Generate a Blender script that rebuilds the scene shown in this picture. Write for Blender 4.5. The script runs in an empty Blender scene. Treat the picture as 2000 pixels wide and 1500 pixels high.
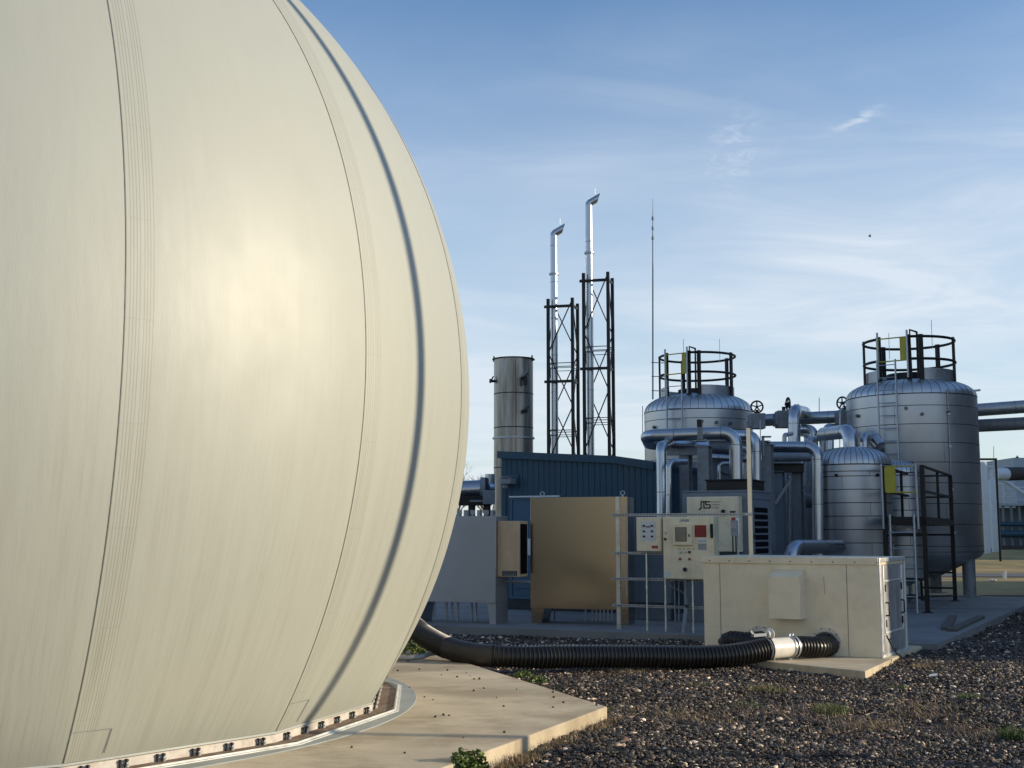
import bpy, math, random
import numpy as np
from mathutils import Vector, Matrix
random.seed(7); rng = np.random.default_rng(11)
S = bpy.context.scene; C = S.collection
R = math.radians; PI = math.pi

# ---------------------------------------------------------------- camera, sky, sun, exposure
F, EYE = 2400.0, 1.6
PITCH = math.atan(290 / F)
cam = bpy.data.cameras.new('camera'); cam.sensor_width = 36; cam.lens = 36 * F / 2000
cam.clip_start = .1; cam.clip_end = 3000
co = bpy.data.objects.new('camera', cam); C.objects.link(co)
co.location = (0, 0, EYE); co.rotation_euler = (PI / 2 + PITCH, 0, 0); S.camera = co
SUN_EL, SUN_BACK = R(14.5), R(6.5)           # low sun from the right, a little behind the camera
sdir = Vector((math.cos(SUN_EL) * math.cos(SUN_BACK), -math.cos(SUN_EL) * math.sin(SUN_BACK), math.sin(SUN_EL)))
sl = bpy.data.lights.new('sun', 'SUN'); sl.energy = 4.5; sl.angle = R(.53); sl.color = (1, .85, .62)
so = bpy.data.objects.new('sun', sl); C.objects.link(so); so.rotation_euler = sdir.to_track_quat('Z', 'Y').to_euler()
so.location = (30, -5, 20)
SKY_TINT = (.96, 1.10, 1.26, 1)
W = bpy.data.worlds.new('World'); S.world = W; W.use_nodes = True
wn = W.node_tree; wn.nodes.clear(); wl = wn.links.new
sky = wn.nodes.new('ShaderNodeTexSky'); sky.sky_type = 'NISHITA'; sky.sun_disc = False
sky.sun_elevation = SUN_EL; sky.sun_rotation = PI / 2 + SUN_BACK
sky.air_density = 1.15; sky.dust_density = .1; sky.ozone_density = 3.0
tc = wn.nodes.new('ShaderNodeTexCoord'); sep = wn.nodes.new('ShaderNodeSeparateXYZ'); wl(tc.outputs['Generated'], sep.inputs[0])
def wmath(op, a, b=None, c=None):
    n = wn.nodes.new('ShaderNodeMath'); n.operation = op
    for i, v in enumerate((a, b, c)):
        if v is None: continue
        if isinstance(v, (int, float)): n.inputs[i].default_value = v
        else: wl(v, n.inputs[i])
    return n.outputs[0]
zz = wmath('MAXIMUM', sep.outputs[2], .03); zz = wmath('ADD', zz, .12)
cx_ = wmath('DIVIDE', sep.outputs[0], zz); cy_ = wmath('DIVIDE', sep.outputs[1], zz)
cmb = wn.nodes.new('ShaderNodeCombineXYZ'); wl(cx_, cmb.inputs[0]); wl(cy_, cmb.inputs[1])
def wnoise(scale, detail, rough, dist, mp, rz=0):
    m = wn.nodes.new('ShaderNodeMapping'); m.inputs['Scale'].default_value = mp; m.inputs['Rotation'].default_value[2] = rz
    wl(cmb.outputs[0], m.inputs[0])
    n = wn.nodes.new('ShaderNodeTexNoise'); n.inputs['Scale'].default_value = scale; n.inputs['Detail'].default_value = detail
    n.inputs['Roughness'].default_value = rough; n.inputs['Distortion'].default_value = dist; wl(m.outputs[0], n.inputs[0]); return n.outputs[0]
def wramp(v, a, b):
    n = wn.nodes.new('ShaderNodeMapRange'); n.interpolation_type = 'SMOOTHSTEP'; n.inputs[1].default_value = a; n.inputs[2].default_value = b; wl(v, n.inputs[0]); return n.outputs[0]
c1 = wramp(wnoise(.5, 5, .5, .4, (.8, 1.25, 1), .35), .34, .72)
c2 = wramp(wnoise(1.7, 9, .6, .9, (.75, 1.35, 1), .9), .30, .75)
c3 = wmath('MULTIPLY', c1, wmath('ADD', wmath('MULTIPLY', c2, .75), .25))
low = wramp(sep.outputs[2], .46, .12)
veil = wmath('MULTIPLY', low, .46)
fac = wmath('MINIMUM', wmath('ADD', wmath('MULTIPLY', wmath('MULTIPLY', c3, wmath('ADD', wmath('MULTIPLY', low, .8), .30)), .95), veil), .85)
# one small bright wisp high on the right
uu = wmath('DIVIDE', sep.outputs[0], wmath('MAXIMUM', sep.outputs[1], .05)); vv_ = wmath('DIVIDE', sep.outputs[2], wmath('MAXIMUM', sep.outputs[1], .05))
def wdir(px, py): return ((px - 1000) / (F * math.cos(PITCH) - (750 - py) * math.sin(PITCH)), (F * math.sin(PITCH) + (750 - py) * math.cos(PITCH)) / (F * math.cos(PITCH) - (750 - py) * math.sin(PITCH)))
def wisp(px, py, ang, la, lb, amt):
    u0, v0 = wdir(px, py); du = wmath('SUBTRACT', uu, u0); dv = wmath('SUBTRACT', vv_, v0); ca, sa = math.cos(ang), math.sin(ang)
    a_ = wmath('ADD', wmath('MULTIPLY', du, ca / la), wmath('MULTIPLY', dv, sa / la)); b_ = wmath('ADD', wmath('MULTIPLY', du, -sa / lb), wmath('MULTIPLY', dv, ca / lb))
    b_ = wmath('ADD', b_, wmath('MULTIPLY', wmath('SUBTRACT', wnoise(14, 4, .6, .5, (1, 1, 1)), .5), 5.0))
    r2 = wmath('ADD', wmath('MULTIPLY', a_, a_), wmath('MULTIPLY', b_, b_)); return wmath('MULTIPLY', wmath('POWER', 2.718, wmath('MULTIPLY', r2, -1)), amt)
w1 = wmath('MULTIPLY', wisp(1675, 236, .42, .022, .0042, 1.0), wramp(wnoise(26, 6, .7, 1.0, (.6, 1.4, 1), .5), .35, .62))
w2 = wmath('MULTIPLY', wisp(1440, 290, 1.2, .034, .016, .20), wramp(wnoise(18, 6, .7, 1.5, (1, 1, 1), .9), .40, .66))
fac = wmath('MINIMUM', wmath('ADD', fac, wmath('ADD', wmath('MULTIPLY', w1, .42), w2)), .9)
tint = wn.nodes.new('ShaderNodeMix'); tint.data_type = 'RGBA'; tint.blend_type = 'MULTIPLY'; tint.inputs[0].default_value = 1; wl(sky.outputs[0], tint.inputs[6]); tint.inputs[7].default_value = SKY_TINT
mixw = wn.nodes.new('ShaderNodeMix'); mixw.data_type = 'RGBA'
wl(fac, mixw.inputs[0]); wl(tint.outputs[2], mixw.inputs[6]); mixw.inputs[7].default_value = (5.3, 5.75, 6.3, 1)
bg = wn.nodes.new('ShaderNodeBackground'); bg.inputs[1].default_value = .138; wl(mixw.outputs[2], bg.inputs[0])
wo = wn.nodes.new('ShaderNodeOutputWorld'); wl(bg.outputs[0], wo.inputs[0])
S.view_settings.view_transform = 'Standard'; S.view_settings.look = 'None'; S.view_settings.gamma = 1
S.view_settings.exposure = 0.1
S.render.engine = 'CYCLES'

# ---------------------------------------------------------------- geometry of the place
FW = Vector((0, math.cos(PITCH), math.sin(PITCH))); UP = Vector((0, -math.sin(PITCH), math.cos(PITCH)))
def rayd(px, py): return FW * F + Vector((1, 0, 0)) * (px - 1000) - UP * (py - 750)
def at(px, py, D):                      # point at distance D in front of the viewpoint
    d = rayd(px, py); return Vector((0, 0, EYE)) + d * (D / d.y)
def gr(px, py, z=0.0):                  # point on the level z
    d = rayd(px, py); return Vector((0, 0, EYE)) + d * ((z - EYE) / d.z)
def V(*a): return Vector(a)
GA = R(-28)                             # the yard's own grid
GU = V(math.cos(GA), math.sin(GA), 0); GV = V(-math.sin(GA), math.cos(GA), 0)

# ---------------------------------------------------------------- materials
MATS = {}
def nd(t, k, **kw):
    n = t.nodes.new(k)
    for a, b in kw.items(): setattr(n, a, b)
    return n
def mat(name, col, rough=.6, metal=0.0, var=.15, scale=4, bump=0, bscale=40, stretch=(1, 1, 1), rvar=.1, dirt=None, dirt_amt=.5, dscale=2, spec=.5, coat=0):
    m = bpy.data.materials.new(name); m.use_nodes = True; t = m.node_tree; L = t.links.new
    b = t.nodes['Principled BSDF']; b.inputs['Metallic'].default_value = metal; b.inputs['Specular IOR Level'].default_value = spec
    b.inputs['Coat Weight'].default_value = coat
    tc = nd(t, 'ShaderNodeTexCoord'); mp = nd(t, 'ShaderNodeMapping'); mp.inputs['Scale'].default_value = stretch; L(tc.outputs['Object'], mp.inputs[0])
    n = nd(t, 'ShaderNodeTexNoise'); n.inputs['Scale'].default_value = scale; n.inputs['Detail'].default_value = 8; n.inputs['Roughness'].default_value = .62; L(mp.outputs[0], n.inputs[0])
    mr = nd(t, 'ShaderNodeMapRange'); mr.inputs[1].default_value = .3; mr.inputs[2].default_value = .7; mr.inputs[3].default_value = 1 - var; mr.inputs[4].default_value = 1 + var; L(n.outputs[0], mr.inputs[0])
    mx = nd(t, 'ShaderNodeMix', data_type='RGBA', blend_type='MULTIPLY'); mx.inputs[0].default_value = 1
    mx.inputs[6].default_value = (*col, 1); L(mr.outputs[0], mx.inputs[7]); out = mx.outputs[2]
    if dirt:
        n3 = nd(t, 'ShaderNodeTexNoise'); n3.inputs['Scale'].default_value = dscale; n3.inputs['Detail'].default_value = 10; n3.inputs['Roughness'].default_value = .7; L(mp.outputs[0], n3.inputs[0])
        r3 = nd(t, 'ShaderNodeMapRange', interpolation_type='SMOOTHSTEP'); r3.inputs[1].default_value = .44; r3.inputs[2].default_value = .64; r3.inputs[4].default_value = dirt_amt; L(n3.outputs[0], r3.inputs[0])
        m3 = nd(t, 'ShaderNodeMix', data_type='RGBA'); L(r3.outputs[0], m3.inputs[0]); L(out, m3.inputs[6]); m3.inputs[7].default_value = (*dirt, 1); out = m3.outputs[2]
    L(out, b.inputs['Base Color'])
    rr = nd(t, 'ShaderNodeMapRange'); rr.inputs[1].default_value = .3; rr.inputs[2].default_value = .7; rr.inputs[3].default_value = max(.05, rough - rvar); rr.inputs[4].default_value = min(1, rough + rvar); L(n.outputs[0], rr.inputs[0]); L(rr.outputs[0], b.inputs['Roughness'])
    if bump:
        n2 = nd(t, 'ShaderNodeTexNoise'); n2.inputs['Scale'].default_value = bscale; n2.inputs['Detail'].default_value = 5; L(mp.outputs[0], n2.inputs[0])
        bp = nd(t, 'ShaderNodeBump'); bp.inputs['Strength'].default_value = bump; bp.inputs['Distance'].default_value = .006; L(n2.outputs[0], bp.inputs['Height']); L(bp.outputs[0], b.inputs['Normal'])
    MATS[name] = m; return m
mat('cladding', (.54, .56, .58), .42, .88, .12, 1.6, .012, 2, (1, 1, .5), .07)
mat('cladding_smooth', (.44, .47, .51), .30, .93, .08, 2, 0, 9, (1, 1, 1), .06)
mat('galvanised', (.42, .44, .46), .45, .75, .18, 14, .04, 60, rvar=.1)
mat('galvanised_dull', (.24, .26, .285), .6, .25, .2, 9, .05, 40, dirt=(.12, .11, .10), dirt_amt=.4, dscale=3)
mat('stainless', (.33, .30, .26), .17, .95, .05, 1.2, .006, 1.5, (1, 1, 1), .04)
mat('stainless_dull', (.40, .40, .42), .42, .8, .1, 3, .02, 8, rvar=.08, dirt=(.32, .32, .34), dirt_amt=.25, dscale=3)
mat('chimney_steel', (.33, .31, .28), .36, .88, .3, 3, .02, 8, (3, 3, .25), .10, (.12, .10, .08), .75, 1.3)
mat('seam_dark', (.03, .032, .036), .6, .3)
mat('seam_mid', (.16, .17, .19), .5, .6)
mat('beige_paint', (.78, .68, .50), .42, 0, .05, 5, .02, 90, rvar=.06, dirt=(.5, .42, .29), dirt_amt=.25, dscale=2.2)
mat('beige_panel', (.80, .69, .48), .4, 0, .05, 6, .02, 90, rvar=.05, dirt=(.36, .31, .23), dirt_amt=.25, dscale=4)
mat('aluminium', (.62, .63, .63), .42, .75, .14, 4, .05, 25, (1, 1, .4), .1, (.35, .36, .36), .5, 3)
mat('aluminium_trim', (.80, .80, .78), .38, .6, .08, 8)
mat('tan_case', (.60, .44, .27), .45, .2, .12, 5, dirt=(.45, .28, .2), dirt_amt=.4)
mat('blue_paint', (.013, .060, .098), .5, 0, .14, 2, .02, 60, (1, 1, .2), dirt=(.02, .045, .08), dirt_amt=.5, dscale=3)
mat('blue_door', (.024, .085, .15), .45, 0, .1, 3)
mat('unit_grey', (.15, .185, .225), .5, .1, .08, 5, .02, 60, rvar=.06, dirt=(.10, .12, .14), dirt_amt=.3)
mat('black_steel', (.008, .008, .009), .5, .2, .25, 12)
mat('brown_steel', (.010, .007, .007), .55, .2, .3, 10, .03, 50)
mat('rubber', (.016, .015, .014), .38, 0, .2, 4, .01, 60, rvar=.06, dirt=(.05, .045, .038), dirt_amt=.3, dscale=1.5)
mat('black_plastic', (.004, .004, .005), .55, 0, .1, 4)
mat('post_bright', (.72, .69, .63), .34, .75, .12, 9)  # paler than galvanised: sunlit brightness and glints put into the colour
mat('white_plastic', (.78, .74, .66), .35, 0, .05, 8, dirt=(.5, .45, .35), dirt_amt=.3, dscale=6)
mat('white_paint', (.62, .66, .70), .5, 0, .08, 2, dirt=(.4, .42, .42), dirt_amt=.4)
mat('yellow_paint', (.42, .36, .03), .5, 0, .15, 6)
mat('red_sign', (.22, .015, .02), .5)
mat('label_white', (.62, .62, .62), .5)
mat('label_grey', (.30, .31, .31), .5)
mat('ink', (.02, .02, .022), .6)
mat('ink_red', (.30, .05, .03), .6)
mat('screen_glass', (.16, .15, .12), .12, 0, .2, 9, spec=.8)
mat('louvre_dark', (.003, .004, .006), .9, 0, .1, 4, spec=.1)
mat('wood', (.10, .085, .07), .8, 0, .35, 5, .3, 40, (1, 8, 8))
mat('asphalt', (.12, .12, .12), .85, 0, .15, 3, .2, 60)
mat('bark', (.09, .07, .055), .9, 0, .3, 6)
mat('twigs', (.16, .115, .085), .9, 0, .3, 6)
mat('rust_trough', (.16, .105, .07), .85, 0, .4, 12, .4, 40, dirt=(.34, .28, .2), dirt_amt=.6, dscale=8)
mat('clamp_band', (.58, .54, .48), .6, 0, .12, 6, .15, 50, (1, 1, 1), dirt=(.33, .24, .17), dirt_amt=.5, dscale=9)
mat('trim_white', (.62, .62, .58), .5, 0, .1, 6, dirt=(.3, .28, .24), dirt_amt=.5, dscale=7)
mat('flashing', (.34, .36, .34), .55, 0, .12, 3, .08, 20, dirt=(.25, .24, .2), dirt_amt=.4)
mat('far_building', (.35, .40, .44), .7, 0, .1, .4)
mat('far_brown', (.04, .035, .033), .7, 0, .2, 1)
mat('blocker_grey', (.13, .13, .13), .7, 0, .1, .4)  # dark grey of the added shade blockers, keeps right-facing sides dim
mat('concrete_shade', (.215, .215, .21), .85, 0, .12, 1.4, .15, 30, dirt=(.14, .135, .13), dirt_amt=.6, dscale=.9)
mat('concrete_pad', (.55, .46, .32), .85, 0, .22, .9, .3, 45, (1, 1.35, 1), dirt=(.33, .26, .17), dirt_amt=.75, dscale=1.0)
mat('clod', (.05, .04, .03), .95, 0, .3, 30)

def leafmat(name, c1, c2, scale=3):
    m = mat(name, c1, .6, 0, .3, scale, dirt=c2, dirt_amt=.9, dscale=scale)
    t = m.node_tree; b = t.nodes['Principled BSDF']; b.inputs['Subsurface Weight'].default_value = 0
    b.inputs['Transmission Weight'].default_value = 0
    return m
leafmat('leaf_green', (.055, .10, .018), (.12, .16, .03), 14)
leafmat('grass_green', (.075, .11, .02), (.16, .16, .05), 9)
leafmat('grass_dry', (.30, .22, .10), (.16, .12, .06), 9)
leafmat('grass_brown', (.20, .13, .075), (.11, .07, .045), 9)

def membrane():
    m = bpy.data.materials.new('membrane'); m.use_nodes = True; t = m.node_tree; L = t.links.new; b = t.nodes['Principled BSDF']
    uv = nd(t, 'ShaderNodeUVMap')           # u = metres round, v = metres up
    def noise(sc, st, det=6, r=.6):
        mp = nd(t, 'ShaderNodeMapping'); mp.inputs['Scale'].default_value = st; L(uv.outputs[0], mp.inputs[0])
        n = nd(t, 'ShaderNodeTexNoise'); n.inputs['Scale'].default_value = sc; n.inputs['Detail'].default_value = det; n.inputs['Roughness'].default_value = r; L(mp.outputs[0], n.inputs[0]); return n.outputs[0]
    def mr(v, a, b_, c, d):
        r = nd(t, 'ShaderNodeMapRange', interpolation_type='SMOOTHSTEP'); r.inputs[1].default_value = a; r.inputs[2].default_value = b_; r.inputs[3].default_value = c; r.inputs[4].default_value = d; L(v, r.inputs[0]); return r.outputs[0]
    def mth(op, a, b_):
        n = nd(t, 'ShaderNodeMath', operation=op)
        for i, v in enumerate((a, b_)):
            if isinstance(v, (int, float)): n.inputs[i].default_value = v
            else: L(v, n.inputs[i])
        return n.outputs[0]
    sepu = nd(t, 'ShaderNodeSeparateXYZ'); L(uv.outputs[0], sepu.inputs[0])
    streak = noise(9, (1, .05, 1), 7, .65)          # rain streaks running down the cloth
    fine = noise(60, (1, .03, 1), 3, .6)
    big = noise(.8, (1, .7, 1), 4)
    lowz = mr(sepu.outputs[1], 1.5, -3.0, .12, 1.0)   # dirt gathers towards the foot
    s1 = mth('MULTIPLY', mr(streak, .46, .72, 0, .24), lowz)
    s2 = mth('MULTIPLY', mr(fine, .42, .75, 0, .26), lowz)
    dirt = mth('ADD', mth('ADD', s1, s2), mr(big, .4, .75, 0, .10))
    mx = nd(t, 'ShaderNodeMix', data_type='RGBA'); L(dirt, mx.inputs[0]); mx.inputs[6].default_value = (.395, .41, .36, 1); mx.inputs[7].default_value = (.25, .23, .175, 1)
    L(mx.outputs[2], b.inputs['Base Color'])
    L(mr(big, .3, .7, .53, .62), b.inputs['Roughness']); b.inputs['Specular IOR Level'].default_value = 1.0
    b.inputs['Coat Weight'].default_value = .0; b.inputs['Coat Roughness'].default_value = .30
    h1 = noise(5, (1, .25, 1), 2); h2 = noise(150, (1, .12, 1), 2); h3 = noise(1.1, (1, .6, 1), 2)
    bp = nd(t, 'ShaderNodeBump'); bp.inputs['Strength'].default_value = .5; bp.inputs['Distance'].default_value = .007
    hh = mth('ADD', mth('MULTIPLY', h1, .9), mth('ADD', mth('MULTIPLY', h2, .16), mth('MULTIPLY', h3, 3.0)))
    L(hh, bp.inputs['Height']); L(bp.outputs[0], b.inputs['Normal'])
    MATS['membrane'] = m
    # seam strip: the same cloth with weld lines along it
    m2 = m.copy(); m2.name = 'seam_tape'; t = m2.node_tree; L = t.links.new; b = t.nodes['Principled BSDF']
    uv2 = nd(t, 'ShaderNodeUVMap'); uv2.uv_map = 'across'
    sp = nd(t, 'ShaderNodeSeparateXYZ'); L(uv2.outputs[0], sp.inputs[0])
    def mth2(op, a, b_=0.0, c_=None):
        n = nd(t, 'ShaderNodeMath', operation=op)
        for i, v in enumerate((a, b_, c_)):
            if v is None: continue
            if isinstance(v, (int, float)): n.inputs[i].default_value = v
            else: L(v, n.inputs[i])
        return n.outputs[0]
    def line(pos, w): return mth2('LESS_THAN', mth2('ABSOLUTE', mth2('SUBTRACT', sp.outputs[0], pos)), w)
    acc = line(.01, .022)
    weak = None
    for p in (.16, .27, .38, .49, .64, .74, .84, .95):
        l = line(p, .016); weak = l if weak is None else mth2('ADD', weak, l)
    cross = mth2('LESS_THAN', mth2('ABSOLUTE', mth2('SUBTRACT', mth2('FRACT', mth2('DIVIDE', sp.outputs[1], .62)), .5)), .008)
    weak = mth2('ADD', weak, mth2('MULTIPLY', cross, .2))
    f = mth2('MINIMUM', mth2('ADD', mth2('MULTIPLY', acc, .85), mth2('MULTIPLY', weak, .38)), .9)
    base = [l.from_socket for l in t.links if l.to_socket == b.inputs['Base Color']][0]
    mx = nd(t, 'ShaderNodeMix', data_type='RGBA'); L(f, mx.inputs[0]); L(base, mx.inputs[6]); mx.inputs[7].default_value = (.13, .115, .08, 1)
    L(mx.outputs[2], b.inputs['Base Color']); MATS['seam_tape'] = m2
membrane()

def groundmat():
    m = bpy.data.materials.new('gravel_soil'); m.use_nodes = True; t = m.node_tree; L = t.links.new; b = t.nodes['Principled BSDF']
    tcn = nd(t, 'ShaderNodeTexCoord'); v = nd(t, 'ShaderNodeTexVoronoi'); v.inputs['Scale'].default_value = 75; L(tcn.outputs['Object'], v.inputs[0])
    hs = nd(t, 'ShaderNodeSeparateColor'); L(v.outputs['Color'], hs.inputs[0])
    cr = nd(t, 'ShaderNodeValToRGB'); e = cr.color_ramp.elements; e[0].position = 0; e[0].color = (.03, .023, .017, 1); e[1].position = 1; e[1].color = (.26, .20, .14, 1)
    x = e.new(.6); x.color = (.07, .052, .038, 1); x = e.new(.85); x.color = (.13, .10, .075, 1); L(hs.outputs[0], cr.inputs[0]); L(cr.outputs[0], b.inputs['Base Color'])
    bp = nd(t, 'ShaderNodeBump'); bp.inputs['Strength'].default_value = 1; bp.inputs['Distance'].default_value = .02; bp.invert = True; L(v.outputs['Distance'], bp.inputs['Height']); L(bp.outputs[0], b.inputs['Normal'])
    b.inputs['Roughness'].default_value = .85; MATS['gravel_soil'] = m
    m = bpy.data.materials.new('stone'); m.use_nodes = True; t = m.node_tree; L = t.links.new; b = t.nodes['Principled BSDF']
    a = nd(t, 'ShaderNodeAttribute', attribute_name='tint'); L(a.outputs['Color'], b.inputs['Base Color']); b.inputs['Roughness'].default_value = .6; MATS['stone'] = m
    m = bpy.data.materials.new('blade'); m.use_nodes = True; t = m.node_tree; L = t.links.new; b = t.nodes['Principled BSDF']
    a = nd(t, 'ShaderNodeAttribute', attribute_name='tint'); L(a.outputs['Color'], b.inputs['Base Color']); b.inputs['Roughness'].default_value = .6; MATS['blade'] = m
groundmat()
mat('field_grass', (.36, .25, .09), .9, 0, .3, .6, .6, 12, dirt=(.16, .14, .05), dirt_amt=.8, dscale=.25)

# ---------------------------------------------------------------- mesh builder
class MB:
    def __init__(s): s.v = []; s.f = []; s.m = []; s.mi = 0; s.flat = set()
    def add(s, vs, fs):
        o = len(s.v); s.v += [Vector(p) for p in vs]; s.f += [[i + o for i in f] for f in fs]; s.m += [s.mi] * len(fs); return s
    def box(s, a, b, M=None):
        x0, y0, z0 = a; x1, y1, z1 = b
        vs = [V(x, y, z) for z in (z0, z1) for x, y in ((x0, y0), (x1, y0), (x1, y1), (x0, y1))]
        if M is not None: vs = [M @ v for v in vs]
        return s.add(vs, [(3, 2, 1, 0), (4, 5, 6, 7), (0, 1, 5, 4), (1, 2, 6, 5), (2, 3, 7, 6), (3, 0, 4, 7)])
    def bar(s, p, q, w, h=None, up=V(0, 0, 1)):        # rectangular bar from p to q
        h = h or w; p = Vector(p); q = Vector(q); d = (q - p).normalized()
        if abs(d.dot(up)) > .98: up = V(GU.x, GU.y, 0)
        a = d.cross(up).normalized(); b = a.cross(d)
        vs = [c + a * (i * w / 2) + b * (j * h / 2) for c in (p, q) for i, j in ((-1, -1), (1, -1), (1, 1), (-1, 1))]
        return s.add(vs, [(0, 1, 2, 3), (7, 6, 5, 4), (0, 4, 5, 1), (1, 5, 6, 2), (2, 6, 7, 3), (3, 7, 4, 0)])
    def tube(s, pts, r, n=16, cap=True):               # r: number or a list
        pts = [Vector(p) for p in pts]; k = len(pts); rs = r if hasattr(r, '__len__') else [r] * k
        t0 = (pts[1] - pts[0]).normalized(); u = t0.orthogonal().normalized(); vs = []
        for i, p in enumerate(pts):
            t = ((pts[min(i + 1, k - 1)] - p).normalized() + (p - pts[max(i - 1, 0)]).normalized()) if 0 < i < k - 1 else (pts[min(i + 1, k - 1)] - pts[max(i - 1, 0)])
            t = t.normalized(); u = (u - t * u.dot(t)).normalized(); w = t.cross(u)
            vs += [p + (u * math.cos(2 * PI * j / n) + w * math.sin(2 * PI * j / n)) * rs[i] for j in range(n)]
        fs = [(i * n + j, i * n + (j + 1) % n, (i + 1) * n + (j + 1) % n, (i + 1) * n + j) for i in range(k - 1) for j in range(n)]
        if cap: fs += [tuple(range(n))[::-1], tuple((k - 1) * n + j for j in range(n))]
        return s.add(vs, fs)
    def cyl(s, p, q, r, n=20): return s.tube([p, q], r, n)
    def lathe(s, prof, n=48, c=V(0, 0, 0), cap=False):  # prof: (r, z)
        vs = [c + V(r * math.cos(2 * PI * j / n), r * math.sin(2 * PI * j / n), z) for r, z in prof for j in range(n)]
        k = len(prof); fs = [(i * n + j, i * n + (j + 1) % n, (i + 1) * n + (j + 1) % n, (i + 1) * n + j) for i in range(k - 1) for j in range(n)]
        if cap: fs += [tuple(range(n))[::-1], tuple((k - 1) * n + j for j in range(n))]
        return s.add(vs, fs)
    def ring(s, c, R_, r, axis=V(0, 0, 1), n=40, m=8, a0=0, a1=2 * PI):
        u = axis.orthogonal().normalized() if abs(axis.z) < .99 else V(1, 0, 0); w = axis.cross(u).normalized()
        full = abs(a1 - a0 - 2 * PI) < 1e-6
        k = n if full else n + 1
        P = [c + (u * math.cos(a0 + (a1 - a0) * i / n) + w * math.sin(a0 + (a1 - a0) * i / n)) * R_ for i in range(k)]
        if not full: return s.tube(P, r, m)
        vs = []
        for i in range(n):
            a = 2 * PI * i / n; e = u * math.cos(a) + w * math.sin(a)
            vs += [c + e * (R_ + r * math.cos(2 * PI * j / m)) + axis * r * math.sin(2 * PI * j / m) for j in range(m)]
        return s.add(vs, [(i * m + j, ((i + 1) % n) * m + j, ((i + 1) % n) * m + (j + 1) % m, i * m + (j + 1) % m) for i in range(n) for j in range(m)])
    def prism(s, poly, z0, z1):
        n = len(poly); vs = [V(x, y, z0) for x, y in poly] + [V(x, y, z1) for x, y in poly]
        return s.add(vs, [tuple(range(n))[::-1], tuple(range(n, 2 * n))] + [(i, (i + 1) % n, n + (i + 1) % n, n + i) for i in range(n)])
    def poly(s, pts): return s.add(pts, [tuple(range(len(pts)))])
    def build(s, name, mats, parent=None, world=False, bevel=0, smooth=True):
        me = bpy.data.meshes.new(name)
        M = None
        if parent is not None and world: M = root_matrix(parent).inverted()
        vs = [tuple(M @ v) if M is not None else tuple(v) for v in s.v]
        me.from_pydata(vs, [], s.f)
        if isinstance(mats, str): mats = [mats]
        for k in mats: me.materials.append(MATS[k])
        if any(s.m): me.polygons.foreach_set('material_index', s.m)
        me.update()
        if smooth: me.shade_smooth(); me.set_sharp_from_angle(angle=R(38))
        o = bpy.data.objects.new(name, me); C.objects.link(o)
        if parent is not None: o.parent = parent
        if bevel:
            b = o.modifiers.new('bevel', 'BEVEL'); b.width = bevel; b.segments = 2; b.limit_method = 'ANGLE'
        return o
def root_matrix(o):
    M = Matrix.Identity(4)
    while o is not None:
        M = (Matrix.Translation(o.location) @ o.rotation_euler.to_matrix().to_4x4()) @ M; o = o.parent
    return M
def tag(o, label, cat, group=None):
    o['label'] = label; o['category'] = cat
    if group: o['group'] = group
    return o
def thing(name, label, cat, loc=(0, 0, 0), rz=0, group=None):
    o = bpy.data.objects.new(name, None); C.objects.link(o); o.location = loc; o.rotation_euler = (0, 0, rz); o.empty_display_size = .2
    return tag(o, label, cat, group)
def kind(o, k='structure', label=None, cat=None):
    o['kind'] = k
    if label: o['label'] = label
    if cat: o['category'] = cat
    return o
def part(o, label): o['label'] = label; return o
def copy_tree(o, parent=None):
    c = o.copy(); C.objects.link(c)
    if parent is not None: c.parent = parent
    for ch in list(o.children): copy_tree(ch, c)
    return c
def rounded(pts, rad, seg=8):
    pts = [Vector(p) for p in pts]; out = [pts[0]]
    for i in range(1, len(pts) - 1):
        a, b, c = pts[i - 1], pts[i], pts[i + 1]; d1 = (a - b); d2 = (c - b)
        ang = d1.angle(d2); L_ = min(rad / math.tan(ang / 2) if ang < PI - .01 else 0, d1.length * .49, d2.length * .49)
        if L_ < 1e-4: out.append(b); continue
        p = b + d1.normalized() * L_; q = b + d2.normalized() * L_; rr = L_ * math.tan(ang / 2)
        cen = b + (d1.normalized() + d2.normalized()).normalized() * (rr / math.sin(ang / 2))
        e1 = p - cen; e2 = q - cen; th = e1.angle(e2)
        for k in range(seg + 1):
            f = k / seg; out.append(cen + (e1 * math.sin((1 - f) * th) + e2 * math.sin(f * th)) / math.sin(th))
    out.append(pts[-1]); return out
def frame(o): return Matrix.Translation(o) @ Matrix.Rotation(GA, 4, 'Z')

# ---------------------------------------------------------------- ground
def sheet(name, poly, z, m, k='structure', sub=None):
    b = MB(); b.poly([V(x, y, z) for x, y in poly]); o = b.build(name, m, smooth=False); return kind(o, k)
sheet('ground', [(-700, -300), (700, -300), (700, 1500), (-700, 1500)], -.03, 'gravel_soil')
fb = MB()                                              # the lawn beyond rises a little
e0 = gr(2000, 1163, 0)
xs = np.linspace(-120, 220, 60); ys = [e0.y + .3, 34, 38, 42, 47.5, 52, 58, 64, 72, 85, 110, 200, 600, 1200]
def fz(x, y): return -.005 + max(0, min(.62, (y - 52) * .028)) 
vs = [V(x, y, fz(x, y) + (random.uniform(-.02, .02) if y > 31 else 0)) for y in ys for x in xs]; nx = len(xs)
fb.add(vs, [(i * nx + j, i * nx + j + 1, (i + 1) * nx + j + 1, (i + 1) * nx + j) for i in range(len(ys) - 1) for j in range(nx - 1)])
kind(fb.build('grass_field', 'field_grass'))
rb = MB(); rp = [(-60, 47.5), (120, 40.5), (120, 44.0), (-60, 51.5)]
rb.prism(rp, -.02, .035); kind(rb.build('road', 'asphalt', smooth=False))

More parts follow.
